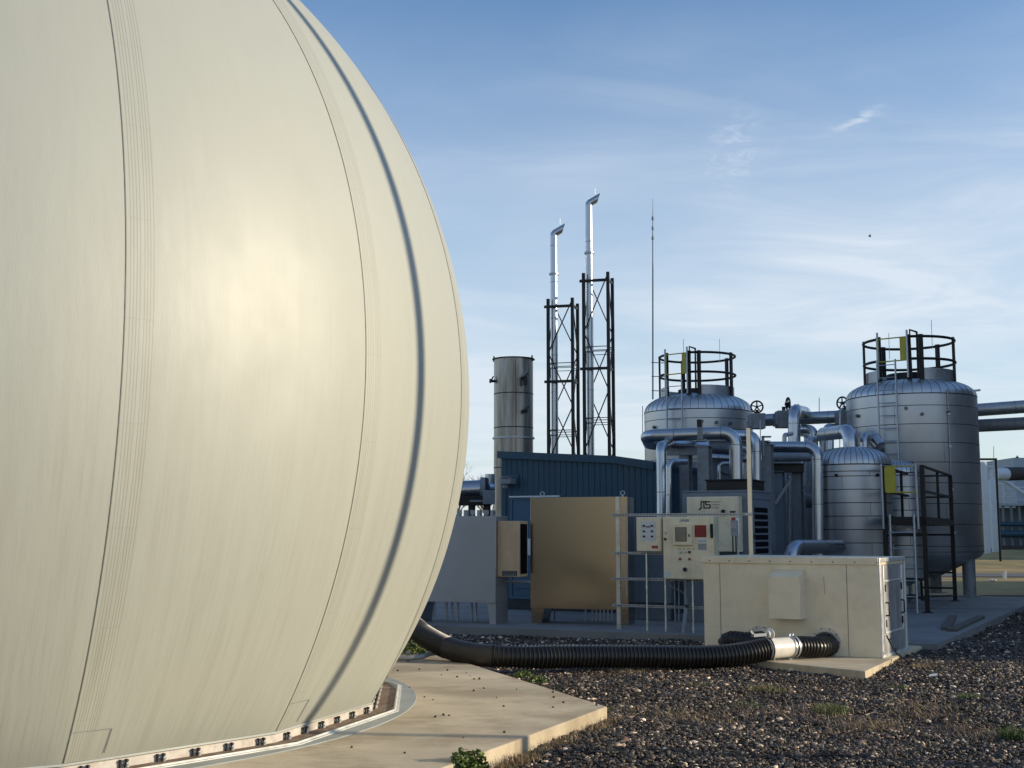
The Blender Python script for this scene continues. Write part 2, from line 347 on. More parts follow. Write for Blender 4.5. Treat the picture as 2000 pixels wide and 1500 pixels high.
# process pad in the yard's grid, with saw-cut joints
A_ = V(-3.2, 21.15, 0); Cn = gr(1830, 1258, .1); Dn = gr(2000, 1183, .1)
pad_poly = [(-14, 27.0), (A_.x, A_.y), (2.33, 18.6), (Cn.x, Cn.y), (Dn.x, Dn.y), (12.35, 29.0), (10.75, 29.9), (4, 33.6), (-6, 39)]
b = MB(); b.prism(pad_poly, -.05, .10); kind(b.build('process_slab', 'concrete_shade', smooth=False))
b = MB()
for (p, q) in ((gr(1600, 1186, .1), gr(1985, 1190, .1)), (gr(1700, 1172, .1), gr(1995, 1173, .1)), (gr(1500, 1214, .1), gr(1640, 1158, .1))):
    b.bar(V(p.x, p.y, .1015), V(q.x, q.y, .1015), .035, .003)
kind(b.build('slab_joint', 'seam_dark', smooth=False))

# octagonal pad under the dome
DC = V(-5.30, 10.995, 2.794); DR = 4.904
oct_ = [(DC.x + 6.12 * math.cos(R(-2 + 45 * k)), DC.y + 6.12 * math.sin(R(-2 + 45 * k))) for k in range(8)]
b = MB(); b.prism(oct_, -.05, .12); o = kind(b.build('dome_slab', 'concrete_pad', smooth=False, bevel=.012))
def inside(poly, x, y):
    r = np.zeros(x.shape, bool); n = len(poly)
    for i in range(n):
        x0, y0 = poly[i]; x1, y1 = poly[(i + 1) % n]
        c = ((y0 > y) != (y1 > y)) & (x < (x1 - x0) * (y - y0) / ((y1 - y0) + 1e-12) + x0); r ^= c
    return r

# ---------------------------------------------------------------- the dome
dome = thing('gas_holder_dome', 'huge off-white inflated fabric dome bolted down on the octagonal concrete pad', 'gas dome', (DC.x, DC.y, .12))
EL0 = math.asin((.188 - DC.z) / DR); SEAM0 = -52.0; NG = 16; STEP = 360 / NG
def dome_r(az, el):                                    # distance from centre: flat facets at the foot
    d = ((az - SEAM0) % STEP) - STEP / 2
    hgt = DR * (math.sin(el) - math.sin(EL0)); w = math.exp(-hgt / .55)
    fct = math.cos(R(STEP / 2)) / math.cos(R(d))
    bulge = .010 * math.cos(R(d) * 180 / STEP) * math.cos(el)
    return DR * ((1 - w) + w * fct) + bulge
def dome_p(az, el, off=0):
    r = dome_r(az, el) + off; return V(r * math.cos(el) * math.cos(R(az)), r * math.cos(el) * math.sin(R(az)), DC.z - .12 + (DR + off) * math.sin(el))
NA, NE = 256, 96; mb = MB()
els = [EL0 + (PI / 2 - .002 - EL0) * i / NE for i in range(NE + 1)]
for el in els:
    for j in range(NA): mb.v.append(dome_p(SEAM0 + 360 * j / NA, el))
for i in range(NE):
    for j in range(NA): mb.f.append([i * NA + j, i * NA + (j + 1) % NA, (i + 1) * NA + (j + 1) % NA, (i + 1) * NA + j]); mb.m.append(0)
mem = mb.build('membrane', 'membrane', dome)
def set_uv(me, fn, name='UVMap'):
    l = me.uv_layers.new(name=name); 
    for p in me.polygons:
        ids = [me.loops[i].vertex_index for i in p.loop_indices]
        for i, vi in zip(p.loop_indices, ids): l.data[i].uv = fn(vi, ids)
def muv(vi, ids):
    j = vi % NA; i = vi // NA
    if any(k % NA == NA - 1 for k in ids) and j == 0: j = NA
    return (j / NA * 2 * PI * DR, DR * els[i])
set_uv(mem.data, muv)
SW = 2.15                                              # strip width, degrees
for g in range(NG):
    az = SEAM0 + STEP * g; b = MB(); n = 80; K = 3
    for i in range(n + 1):
        el = EL0 + .004 + (R(84) - EL0) * i / n
        wd = SW / max(.35, math.cos(el)) if el > 0 else SW
        for k in range(K + 1): b.v.append(dome_p(az + wd * k / K, el, .004 if 0 < k < K else .0035))
    for i in range(n):
        for k in range(K): b.f.append([i * (K + 1) + k, i * (K + 1) + k + 1, (i + 1) * (K + 1) + k + 1, (i + 1) * (K + 1) + k]); b.m.append(0)
    o = b.build('seam_strip', 'seam_tape', dome)
    set_uv(o.data, lambda vi, ids: (az / 360 * 2 * PI * DR + (vi % (K + 1)) * .06, DR * (EL0 + (R(84) - EL0) * (vi // (K + 1)) / n)))
    set_uv(o.data, lambda vi, ids: ((vi % (K + 1)) / K, DR * (R(84) - EL0) * (vi // (K + 1)) / n), 'across')
    # stitched patch where the strip meets the foot
    b = MB(); e1 = EL0 + .012; e2 = EL0 + .05
    for (a0, q0, a1, q1) in ((az + .2, e2, az + SW + 1.4, e2), (az + SW + 1.4, e1, az + SW + 1.4, e2)):
        b.bar(dome_p(a0, q0, .006), dome_p(a1, q1, .006), .004, .002)
    b.build('seam_patch', 'seam_mid', dome)
RB = math.hypot(*dome_p(SEAM0, EL0).xy)
def ringpoly(r): return [V(r * math.cos(R(SEAM0 + STEP * k)), r * math.sin(R(SEAM0 + STEP * k)), 0) for k in range(NG)]
def polyring(mb, r0, z0, r1, z1):
    a = [p + V(0, 0, z0) for p in ringpoly(r0)]; c = [p + V(0, 0, z1) for p in ringpoly(r1)]; n = NG
    mb.add(a + c, [(i, (i + 1) % n, n + (i + 1) % n, n + i) for i in range(n)])
b = MB(); polyring(b, RB + .012, .0, RB + .012, .058); polyring(b, RB + .012, .058, RB - .03, .07); b.build('clamp_band', 'clamp_band', dome)
b = MB(); polyring(b, RB - .02, .068, RB + .018, .078); polyring(b, RB + .018, .078, RB + .022, .066); polyring(b, RB + .022, .066, RB - .02, .06); b.build('hem', 'flashing', dome)
b = MB(); polyring(b, RB + .012, .004, RB + .20, .004); b.build('trough', 'rust_trough', dome)
b = MB(); polyring(b, RB + .195, .0, RB + .195, .022); polyring(b, RB + .195, .022, RB + .208, .023); polyring(b, RB + .208, .023, RB + .212, .012); polyring(b, RB + .212, .012, RB + .235, .011); polyring(b, RB + .235, .011, RB + .238, 0); b.build('edge_rail', 'trim_white', dome)
b = MB(); b.lathe([(RB + .15, .0055), (RB + .295, .006), (RB + .30, .0)], 128); b.build('flashing', 'flashing', dome)
for g in range(-2, 5):                                  # anchor bolts along the sides that can be seen
    a = ringpoly(RB)[g % NG]; c = ringpoly(RB)[(g + 1) % NG]; d = (c - a).normalized(); nrm = V(d.y, -d.x, 0)
    for k in range(6):
        p = a + (c - a) * ((k + .5) / 6); b = MB()
        for s_ in (-.022, .022):
            q = p + d * s_ + nrm * .026
            b.bar(q + V(0, 0, .004), q + V(0, 0, .046), .012, .012); b.cyl(q + V(0, 0, .046) - nrm * .01, q + V(0, 0, .046) + nrm * .012, .008, 10)
        b.bar(p - d * .022 + nrm * .024 + V(0, 0, .012), p + d * .022 + nrm * .024 + V(0, 0, .012), .010, .012)
        b.mi = 1; b.cyl(p + nrm * .034 + d * .02 + V(0, 0, .004), p + nrm * .045 + d * .02 + V(0, 0, .03), .011, 8)
        b.build('anchor_bolt', ['seam_dark', 'trim_white'], dome)

# ---------------------------------------------------------------- blockers added outside the frame to cast the shade, and the lightning mast
blocker = thing('shade_blocker', 'added long tall grey shade-casting hall to the right of the tanks, outside the picture', 'building', (22, 13.7, 0))  # unseen block, added and sized so its shadow covers the tanks
b = MB(); b.box((0, 0, 0), (16, 24.6, 13.5)); b.build('wall', 'blocker_grey', blocker)
b = MB(); b.box((-.15, -.15, 13.5), (16.15, 24.75, 13.75)); b.build('roof', 'galvanised_dull', blocker)
b = MB(); b.box((-.04, 3, 0), (-.003, 7, 4.2)); b.build('roller_door', 'white_paint', blocker)
blocker2 = thing('far_shade_blocker', 'added far tall grey shade-casting hall right of the lawn, outside the picture', 'building', (62, 57, 0))  # second unseen block, added at a height that shades the far columns
b = MB(); b.box((0, 0, 0), (18, 46, 14.4)); b.build('wall', 'blocker_grey', blocker2)
b = MB(); b.box((-.15, -.15, 14.4), (18.15, 46.15, 14.7)); b.build('roof', 'galvanised_dull', blocker2)
sh0 = gr(1000, 1439, .12); sh1 = gr(700, 1427, .12)
LM = V(8.5, sh0.y - (8.5 - sh0.x) * math.tan(SUN_BACK), 0)
b = MB(); b.lathe([(.18, 0), (.18, .04), (.068, .06), (.062, 14), (.0, 14.05)], 20); tag(b.build('mast_pole', 'galvanised'), 'tall slim lightning mast standing alone on the gravel, outside the picture', 'mast').location = LM
bpy.data.objects['mast_pole'].name = 'lightning_mast'

# ---------------------------------------------------------------- beige blower enclosure with its hoses
BA = R(-31); BR = gr(1725, 1286, .07); BU = V(math.cos(BA), math.sin(BA), 0); BV = V(-math.sin(BA), math.cos(BA), 0)
BW, BD = 2.33, 1.30
BH = at(1717, 1090, BR.y).z
BL = BR - BU * BW
box = thing('blower_enclosure', 'beige metal blower enclosure with a hood and two round hose ports on its front', 'enclosure', (BL.x, BL.y, .07), BA)
T = BH - .07
b = MB(); b.box((.0, .0, 0), (BW - .03, BD, T - .035)); b.build('body', 'beige_paint', box, bevel=.004)
b = MB(); b.box((-.02, -.018, T - .085), (BW - .02, BD + .02, T)); 
b.mi = 1
for i in range(9): b.cyl((.1 + i * .275, -.018, T - .055), (.1 + i * .275, -.024, T - .055), .009, 8)
b.build('lid', ['beige_paint', 'seam_dark'], box, bevel=.004)
b = MB()
for x in (.23, BW - .42): b = MB(); b.box((x, -.0035, .0), (x + .006, -.0005, T - .09)); b.build('panel_joint', 'seam_mid', box, smooth=False)

b = MB(); b.bar(V(BW * .70, -.0015, T * .62), V(BW * .695, -.0015, T * .80), .0018, .004); b.build('scratch', 'seam_mid', box, smooth=False)
# aluminium end
b = MB(); x = BW - .027; b.box((x - .003, .0, .0), (x + .012, BD, T - .09)); b.build('end_panel', 'aluminium', box)
b = MB()
for (y0, z0, y1, z1) in ((0, 0, .05, T), (BD - .05, 0, BD, T), (.05, 0, BD - .05, .03), (.05, T - .05, BD - .05, T), (.16, .30, .20, T - .1), (BD - .20, .30, BD - .16, T - .1), (.2, T - .30, BD - .2, T - .28), (.2, .28, BD - .2, .30)):
    b.box((x + .011, y0, z0), (x + .026, y1, z1))
b.build('end_frame', 'aluminium_trim', box, bevel=.003)
for hy in (.27, BD - .27):
    h = MB(); h.tube(rounded([(x + .012, hy, .50), (x + .055, hy, .50), (x + .055, hy, .66), (x + .012, hy, .66)], .015), .010, 10); h.build('handle', 'black_plastic', box)
for hy in (.24, BD - .24):
    for hz in (.36, T - .42):
        h = MB(); h.box((x + .013, hy - .012, hz), (x + .03, hy + .012, hz + .09)); h.build('hinge', 'black_plastic', box, bevel=.003)
def bloc(px, py, off=0):                               # point on the enclosure's front, as local x and z
    d = rayd(px, py); o_ = V(0, 0, EYE); n = -BV; t = ((BL + n * off) - o_).dot(n) / d.dot(n); p = o_ + d * t - V(BL.x, BL.y, .07)
    return p.dot(BU), p.z
x0, zb = bloc(1502, 1208, .22); x1, zt = bloc(1561, 1127, .22); _, zt2 = bloc(1530, 1114, 0)
b = MB(); hd = .22; zt2 = zt + .085
b.add([V(x0, 0, zb), V(x1, 0, zb), V(x1, -hd, zb), V(x0, -hd, zb), V(x0, -hd, zt), V(x1, -hd, zt), V(x1, 0, zt2), V(x0, 0, zt2)],
      [(3, 2, 5, 4), (4, 5, 6, 7), (2, 1, 6, 5), (0, 3, 4, 7), (0, 1, 2, 3)])
b.box((x0 + .0, -.012, zt2 - .002), (x1 - .0, -.0005, zt2 + .02)); 
b.build('hood', 'beige_paint', box, bevel=.003, smooth=False)
ports = []
for (px, py) in ((1487, 1250), (1614, 1254)):
    lx, lz = bloc(px, py); ports.append((lx, lz)); b = MB()
    b.cyl((lx, -.0, lz), (lx, -.018, lz), .185, 32); b.mi = 1
    for k in range(10): a = 2 * PI * k / 10; b.cyl((lx + .17 * math.cos(a), -.018, lz + .17 * math.sin(a)), (lx + .17 * math.cos(a), -.026, lz + .17 * math.sin(a)), .008, 6)
    b.build('port_flange', ['aluminium', 'seam_dark'], box)
b = MB(); c0 = V(BW + .01, .16, .27); pts = [c0, c0 + V(.02, 0, -.05), c0 + V(.12, -.08, -.2), c0 + V(.32, -.2, -.31)]
pts = rounded(pts, .15, 6); b.tube(pts, .011, 8)
for i in range(6): q = pts[min(len(pts) - 1, 6 + i)]; b.bar(q, q + V(.02, .0, .03), .006)
b.build('power_cable', 'black_plastic', box)
# its little slab
def bw(x, y): p = BL + BU * x + BV * y; return (p.x, p.y)
g0, g1, g2 = gr(1490, 1291, .07), gr(1690, 1311, .07), gr(1783, 1268, .07)
es_poly = [bw(-.25, -.3), (g0.x, g0.y), (g1.x, g1.y), (g2.x, g2.y), (g2.x + .5, g2.y + .9), bw(-.25, BD + .2)]
b = MB(); b.prism(es_poly, -.05, .069); kind(b.build('enclosure_slab', 'concrete_pad', smooth=False, bevel=.01))

def hose(name, label, pts, r, pitch, mt='rubber', amp=.010, group=None, dens=None, seg=24):
    # dense smooth path
    P = [Vector(p) for p in pts]; ev = []
    for i in range(len(P) - 1):
        p0 = P[max(i - 1, 0)]; p1 = P[i]; p2 = P[i + 1]; p3 = P[min(i + 2, len(P) - 1)]
        for k in range(30):
            t = k / 30; ev.append(.5 * ((2 * p1) + (p2 - p0) * t + (2 * p0 - 5 * p1 + 4 * p2 - p3) * t * t + (3 * p1 - p0 - 3 * p2 + p3) * t ** 3))
    ev.append(P[-1]); L_ = [0]
    for i in range(1, len(ev)): L_.append(L_[-1] + (ev[i] - ev[i - 1]).length)
    out = []; rs = []; sdist = 0; sub = 6; tot = L_[-1]; j = 0
    ph = 0
    while sdist < tot:
        while j < len(L_) - 2 and L_[j + 1] < sdist: j += 1
        f = (sdist - L_[j]) / max(1e-6, L_[j + 1] - L_[j]); out.append(ev[j].lerp(ev[j + 1], f))
        fr = sdist / tot; pt, am = (dens(fr) if dens else (pitch, amp))
        c = math.cos(2 * PI * ph); rs.append(r + am * (1 - abs(c) ** 1.2 * 2 if c < 0 else .9 * 0 + am * 0 - abs(c) ** .5 * .0) if False else r + am * (max(0, math.sin(2 * PI * ph)) ** .6 * 2 - 1))
        sdist += pt / sub; ph += 1 / sub
    b = MB(); b.tube(out, rs, seg); return b
# main hose: from under the dome, along the gravel, up to the white coupling
h0 = [V(-2.9, 15.1, 1.0), V(-2.1, 15.75, .88), at(792, 1214, 15.4), at(830, 1242, 14.95), at(870, 1263, 14.6), at(910, 1275, 14.38), at(960, 1281, 14.25), at(1035, 1283, 14.28), at(1120, 1282, 14.45), at(1250, 1282, 14.62), at(1380, 1283, 14.75), at(1450, 1277, 14.85), at(1490, 1269, 14.98), at(1503, 1267, 15.02)]
def dn(fr): return (.036, .0065) if fr < .43 else ((.022, .0015) if fr < .52 else (.047, .011))
hb = hose('h', '', h0, .128, .05, dens=dn); hs_ = tag(hb.build('corrugated_hose', 'rubber'), 'long black corrugated hose lying on the gravel from the dome to the white coupling', 'hose')
c0 = at(1500, 1267, 15.0); c1 = at(1546, 1263, 15.2); cd = (c1 - c0).normalized()
cp = thing('coupling', 'white plastic backflow coupling with steel clamps between the two corrugated hoses', 'coupling', (c0.x, c0.y, .03))
b = MB(); b.tube([c0 - cd * .02, c0, c0 + cd * .02, c1 - cd * .02, c1], [.112, .122, .122, .118, .118], 28); b.build('body', 'white_plastic', cp, world=True)
for q, rr in ((c1 + cd * .01, .135), (c1 - cd * .04, .128)):
    b = MB(); b.tube([q, q + cd * .028], rr, 28); b.bar(q + V(0, 0, -.16), q + V(0, 0, -.10), .02); b.bar(q + V(0, 0, .12) , q + V(0, 0, .155) + cd * .02, .02); b.build('clamp', 'galvanised', cp, world=True)
b = MB(); q = c0 + cd * .06 + V(-.02, -.02, .17); b.tube([q - cd * .05, q - cd * .012, q, q + cd * .012], [.045, .05, .072, .066], 24); b.bar(q - cd * .02 - V(0, 0, .08), q - cd * .02, .03); b.build('actuator_disc', 'white_plastic', cp, world=True)
b = MB(); b.bar(q - cd * .06, q - cd * .28 + V(0, 0, .0), .05, .035); b.bar(q - cd * .26, q - cd * .32 + V(0, 0, .06), .03); b.build('lever', 'galvanised_dull', cp, world=True)
b = MB()
for k in (.25, .95): q = c0.lerp(c1, k); b.cyl(V(q.x, q.y, .03), V(q.x, q.y, q.z - .09), .012, 8); b.cyl(V(q.x, q.y, .029), V(q.x, q.y, .036), .035, 12)
b.build('foot', 'galvanised', cp, world=True)
pw = BL + BU * ports[1][0] + V(0, 0, ports[1][1])
e = [c1 + cd * .0, c1 + cd * .15, at(1600, 1263, 15.02), at(1622, 1262, 15.15), pw - BV * .10, pw + BV * .01]
hb = hose('h', '', [c1, at(1572, 1263, 15.3), at(1600, 1264, 15.42), at(1618, 1260, 15.62), pw - BV * .12, pw + BV * .01], .120, .05, amp=.010)
tag(hb.build('corrugated_hose', 'rubber'), 'short black ribbed hose curving from the white coupling into the right port', 'hose')
pw = BL + BU * ports[0][0] + V(0, 0, ports[0][1])
hb = hose('h', '', [pw + BV * .01, pw - BV * .14, pw - BV * .26 - BU * .14, pw - BV * .24 - BU * .33, pw - BV * .24 - BU * .40 + V(0, 0, -.08)], .115, .05, amp=.004)
tag(hb.build('duct_elbow', 'black_plastic'), 'smooth black elbow hose curling out of the left port behind the main hose', 'hose')

# ---------------------------------------------------------------- control rack of slotted channel with panels
R0 = gr(1210, 1241, 0)
def rackt(px, off=0):
    k = (px - 1000) / F; # near enough: solve on the plane of the rack
    d = rayd(px, 1040); n = -GV; t = (R0 + n * off - V(0, 0, EYE)).dot(n) / d.dot(n); p = V(0, 0, EYE) + d * t - R0; return p.dot(GU)
def rackz(px, py, off=0):
    d = rayd(px, py); n = -GV; t = (R0 + n * off - V(0, 0, EYE)).dot(n) / d.dot(n); return (V(0, 0, EYE) + d * t).z
rack = thing('channel_rack', 'galvanised slotted channel rack carrying beige control panels behind the blower enclosure', 'rack', R0, GA)
def chan(b, p, q, slots=True, w=.041, nrm=V(-1, -.0, 0)):
    b.mi = 0; b.bar(p, q, w, w)
tp = rackz(1210, 970); t2 = rackt(1467); tp2 = rackz(1467, 836)
for (xx, zz_, lab) in ((0, tp, None), (t2, tp2, 'tall bright channel post rising above the grey unit')):
    b = MB(); b.box((xx - .032, -.03, -.05), (xx + .032, .012, zz_)); b.mi = 1
    n = int(zz_ / .05)
    for i in range(n): b.box((xx - .0335, -.016, i * .05 + .01), (xx - .0318, .0, i * .05 + .035))
    o = b.build('post', ['post_bright', 'seam_dark'], rack, bevel=.002)
    if lab: part(o, lab)
rails = [rackz(1210, 1006), rackz(1210, 1080), rackz(1210, 1130), rackz(1210, 1182)]
for i, z in enumerate(rails):
    x1 = t2 if i == 0 else rackt(1400); b = MB(); b.box((-.09, -.072, z - .02), (x1 + .05, -.033, z + .02)); b.mi = 1
    for k in range(int((x1) / .05)): b.box((-.05 + k * .05, -.074, z - .006), (-.018 + k * .05, -.0715, z + .006))
    b.build('rail', ['galvanised', 'seam_dark'], rack, bevel=.002)
POFF = .25
def panel(name, label, cat, px0, px1, py0, py1, off, dep, mt='beige_panel', bev=.006):
    xa = rackt(px0, off); xb = rackt(px1, off); za = rackz(px0, py1, off); zb_ = rackz(px0, py0, off)
    loc = R0 + GU * xa - GV * off; o = thing(name, label, cat, (loc.x, loc.y, za), GA)
    w = xb - xa; h = zb_ - za
    b = MB(); b.box((0, 0, 0), (w, dep, h)); b.build('body', mt, o, bevel=bev)
    return o, w, h
def knob(par, x, z, col='black_plastic', r=.014, lit=False, y=0):
    b = MB(); b.cyl((x, y + .001, z), (x, y - .008, z), r * 1.35, 16); b.mi = 1; b.cyl((x, y - .008, z), (x, y - .03, z), r, 14); return b.build('button', ['galvanised', col], par)
def plate(par, name, x0, z0, x1, z1, m, y=0, th=.002):
    b = MB(); b.box((x0, y - th, z0), (x1, y - .0006, z1)); return b.build(name, m, par, smooth=False)
def text(par, name, s, size, loc, m='ink', align='LEFT', off=0, sx=1):
    c = bpy.data.curves.new(name, 'FONT'); c.body = s; c.size = size; c.align_x = align; c.extrude = .0006; c.offset = off
    t = bpy.data.objects.new(name, c); C.objects.link(t); bpy.context.view_layer.update()
    me = bpy.data.meshes.new_from_object(t); bpy.data.objects.remove(t); me.name = name
    me.transform(Matrix.Translation(loc) @ Matrix.Rotation(PI / 2, 4, 'X') @ Matrix.Diagonal((sx, 1, 1, 1)))
    me.materials.clear(); me.materials.append(MATS[m]); o = bpy.data.objects.new(name, me); C.objects.link(o); o.parent = par; return o
# small panel
p1, w, h = panel('control_panel', 'small beige control box with a white six-button plate on the rack', 'control panel', 1243, 1292, 1010, 1077, .25, .18)
b = MB(); b.box((.008, -.016, .008), (w - .008, -.001, h - .008)); b.build('door', 'beige_panel', p1, bevel=.004)
plate(p1, 'button_plate', w * .20, h * .31, w * .80, h * .88, 'label_white', -.016)
for zz_ in (.44, .59, .745):
    for xx in (.33, .65): knob(p1, w * xx, h * zz_, 'black_plastic', .014, y=-.018)
text(p1, 'plate_title', 'FlexGas', .042, (w * .5, -.0195, h * .735), 'ink', 'CENTER') if False else plate(p1, 'plate_mark', w * .40, h * .70, w * .58, h * .73, 'ink', -.0185)
plate(p1, 'warning_sticker', w * .62, h * .09, w * .87, h * .17, 'ink_red', -.016)
# large panel
p2, w, h = panel('control_panel', 'large beige control panel with a windowed screen and a red sign on the rack', 'control panel', 1295, 1394, 1009, 1131, .30, .24)
b = MB(); b.box((.008, -.018, .01), (w - .045, -.001, h - .01)); b.build('door', 'beige_panel', p2, bevel=.005)
Y = -.018
fx0, fx1, fz0, fz1 = w * .225, w * .60, h * .545, h * .875
b = MB(); b.box((fx0, Y - .055, fz0), (fx1, Y - .001, fz1)); fr = b.build('screen_box', 'beige_panel', p2, bevel=.004)
b = MB(); b.box((fx0 + .05, Y - .058, fz0 + .06), (fx1 - .085, Y - .0555, fz1 - .05)); b.build('window', 'screen_glass', fr, smooth=False)
b = MB()
for (xa, za, xb, zb_) in ((.042, .052, .05, 1), ): pass
sx0, sx1, sz0, sz1 = fx0 + .05, fx1 - .085, fz0 + .06, fz1 - .05
for (xa, za, xb, zb_) in ((sx0 - .006, sz0 - .006, sx1 + .006, sz0), (sx0 - .006, sz1, sx1 + .006, sz1 + .006), (sx0 - .006, sz0, sx0, sz1), (sx1, sz0, sx1 + .006, sz1)): b.box((xa, Y - .0605, za), (xb, Y - .0556, zb_))
b.build('window_gasket', 'seam_dark', fr, smooth=False)
b = MB(); b.box((fx1 - .045, Y - .068, (fz0 + fz1) / 2 - .03), (fx1 - .03, Y - .056, (fz0 + fz1) / 2 + .01)); b.build('latch', 'black_plastic', fr)
for xx, zz_, c_ in ((.055, .745, 'label_white'), (.055, .64, 'black_plastic'), (.345, .435, 'label_white'), (.435, .435, 'label_white'), (.53, .435, 'black_plastic'), (.345, .325, 'ink_red'), (.53, .325, 'ink_red')):
    knob(p2, w * xx, h * zz_, c_, .017, y=Y)
b = MB(); b.cyl((w * .44, Y, h * .16), (w * .44, Y - .02, h * .16), .034, 24); b.mi = 1; b.cyl((w * .44, Y - .02, h * .16), (w * .44, Y - .045, h * .16), .026, 20); b.build('selector', ['galvanised_dull', 'black_plastic'], p2)
rs_ = plate(p2, 'red_sign', w * .635, h * .67, w * .865, h * .86, 'red_sign', Y); b = MB()
for k in range(5): b.box((w * .655, Y - .0035, h * (.695 + k * .032)), (w * (.84 - (k % 2) * .03), Y - .0022, h * (.702 + k * .032)))
b.build('sign_lines', 'ink_red', rs_, smooth=False)
plate(p2, 'voltage_label', w * .70, h * .58, w * .865, h * .65, 'label_white', Y)
text(p2, 'voltage_text', '480 VOLTS', .026, (w * .783, Y - .003, h * .60), 'ink', 'CENTER')
plate(p2, 'notice_plate', w * .70, h * .47, w * .865, h * .57, 'label_grey', Y)
plate(p2, 'document_label', w * .03, h * .03, w * .16, h * .12, 'label_white', Y)
plate(p2, 'name_label', w * .36, h * .915, w * .53, h * .955, 'label_grey', Y)
for (za, zb_) in ((.45, .50),):
    for k in range(4): plate(p2, 'button_label', w * (.30 + .09 * k), h * .475, w * (.36 + .09 * k), h * .49, 'label_grey', Y)
b = MB(); b.box((w - .043, -.012, h * .50), (w - .002, -.002, h * .99)); b.build('flange', 'beige_panel', p2)
b = MB(); b.box((w - .038, -.05, h * .66), (w - .004, -.012, h * .88)); b.bar((w - .03, -.05, h * .86), (w - .012, -.10, h * .72), .022); b.build('disconnect_handle', 'black_plastic', p2, bevel=.004)
# conduits under the panels
def conduit(px, py0, py1, off, r, label, m='galvanised', bends=None):
    xa = rackt(px, off); p = R0 + GU * xa - GV * off; z0 = rackz(px, py1, off); z1 = rackz(px, py0, off)
    b = MB(); pts = [V(p.x, p.y, max(z0, -.03)), V(p.x, p.y, z1)]
    if bends: pts = rounded([V(p.x, p.y, z1), V(p.x, p.y, z1 - (z1 - max(z0, 0)) * .45)] + [V(p.x + bends[0], p.y + bends[1], -.03)], .15)
    b.tube(pts, r, 12)
    for f in (.2, .6): q = pts[0].lerp(pts[-1], f) if len(pts) == 2 else pts[len(pts) // 2]; b.tube([q - V(0, 0, .02), q + V(0, 0, .02)], r * 1.35, 12)
    return tag(b.build('conduit', m), label, 'conduit', 'conduits under the control rack')
conduit(1262, 1080, 1262, .12, .014, 'bright thin conduit dropping from the small control box to the gravel', 'post_bright')
conduit(1298, 1131, 1262, .16, .015, 'bright thin conduit at the left corner under the large panel', 'post_bright')
conduit(1316, 1131, 1262, .10, .012, 'thin dull conduit second from left under the large panel', 'galvanised_dull')
conduit(1324, 1131, 1262, .14, .012, 'thin dull conduit third from left under the large panel', 'galvanised_dull')
conduit(1338, 1131, 1270, .18, .032, 'thick grey flexible conduit curving into the gravel under the large panel', 'galvanised_dull', (-.10, -.25))
conduit(1351, 1131, 1262, .20, .013, 'bright thin conduit right of the thick grey one', 'post_bright')
conduit(1376, 1131, 1262, .12, .026, 'wide steel conduit beside the blower enclosure', 'galvanised')
b = MB(); p = R0 + GU * rackt(1300, .1) - GV * .1; b.tube(rounded([V(p.x, p.y, 1.02), V(p.x + .02, p.y, .80), V(p.x + .30, p.y - .1, .66), V(p.x + .33, p.y - .1, .3), V(p.x + .36, p.y - .1, 0)], .18, 8), .011, 8)
tag(b.build('cable', 'galvanised_dull'), 'grey cable looping down beneath the large panel', 'cable')
# grey junction box & small post beside the tall channel
jb, w, h = panel('disconnect_switch', 'small grey switch box with a red lever on a thin bright post', 'switch box', 1427, 1438.5, 1016, 1047, .30, .10, 'label_grey')
b = MB(); b.box((w * .25, -.02, h + .0), (w * .75, .03, h + .04)); b.build('lever', 'ink_red', jb)
plate(jb, 'label_plate', w * .12, h * .22, w * .9, h * .50, 'galvanised_dull', 0)
xa = rackt(1441, .2); p = R0 + GU * xa - GV * .2
b = MB(); b.tube([V(p.x, p.y, -.02), V(p.x, p.y, rackz(1441, 1004, .2))], .016, 10); b.mi = 1; b.box((p.x - .03, p.y - .02, rackz(1441, 1046, .2)), (p.x + .02, p.y + .03, rackz(1441, 1012, .2)))
tag(b.build('bracket_post', ['galvanised', 'white_plastic']), 'thin bright post with a white sleeve beside the grey switch box', 'post')
for px, lab in ((1431, 'black cable hanging from the grey switch box, left one'), (1437, 'black cable hanging from the grey switch box, right one')):
    xa = rackt(px, .27); p = R0 + GU * xa - GV * .27; b = MB(); b.tube([V(p.x, p.y, rackz(px, 1090, .27)), V(p.x, p.y, rackz(px, 1047, .27))], .011, 8); tag(b.build('cable', 'black_plastic'), lab, 'cable')

# ---------------------------------------------------------------- grey chiller unit with the lettered panel
UC = at(1465, 960, 20.6); UD, UW = 1.2, 1.20
UL = V(UC.x, UC.y, .1) - GU * UW
unit = thing('chiller_unit', 'grey-blue chiller cabinet with louvred side and black fan shroud on top', 'chiller', UL, GA)
UH = UC.z - .1
b = MB(); b.box((0, 0, 0), (UW, UD, UH)); b.build('cabinet', 'unit_grey', unit, bevel=.008)
b = MB(); b.box((-.012, -.012, UH), (UW + .012, UD + .012, UH + .03)); b.build('roof', 'unit_grey', unit, bevel=.005)
b = MB(); b.box((UW, .02, UH - .125), (UW + .004, UD - .02, UH - .118)); b.build('trim_line', 'seam_dark', unit)
for k in range(14):
    z = UH - .26 - k * .115; 
    if z < .1: break
    b = MB(); b.box((UW + .001, .22, z - .082), (UW + .006, UD - .22, z)); b.mi = 1
    
    b.build('louvre', 'louvre_dark', unit, smooth=False)
b = MB(); b.box((.40, .10, UH + .03), (1.15, 1.0, UH + .19)); b.box((.38, .08, UH + .19), (1.17, 1.02, UH + .22)); b.build('fan_shroud', 'black_plastic', unit, bevel=.01)
b = MB(); b.box((UW + .001, .12, UH - .78), (UW + .012, .16, UH - .7)); b.build('latch', 'black_plastic', unit)
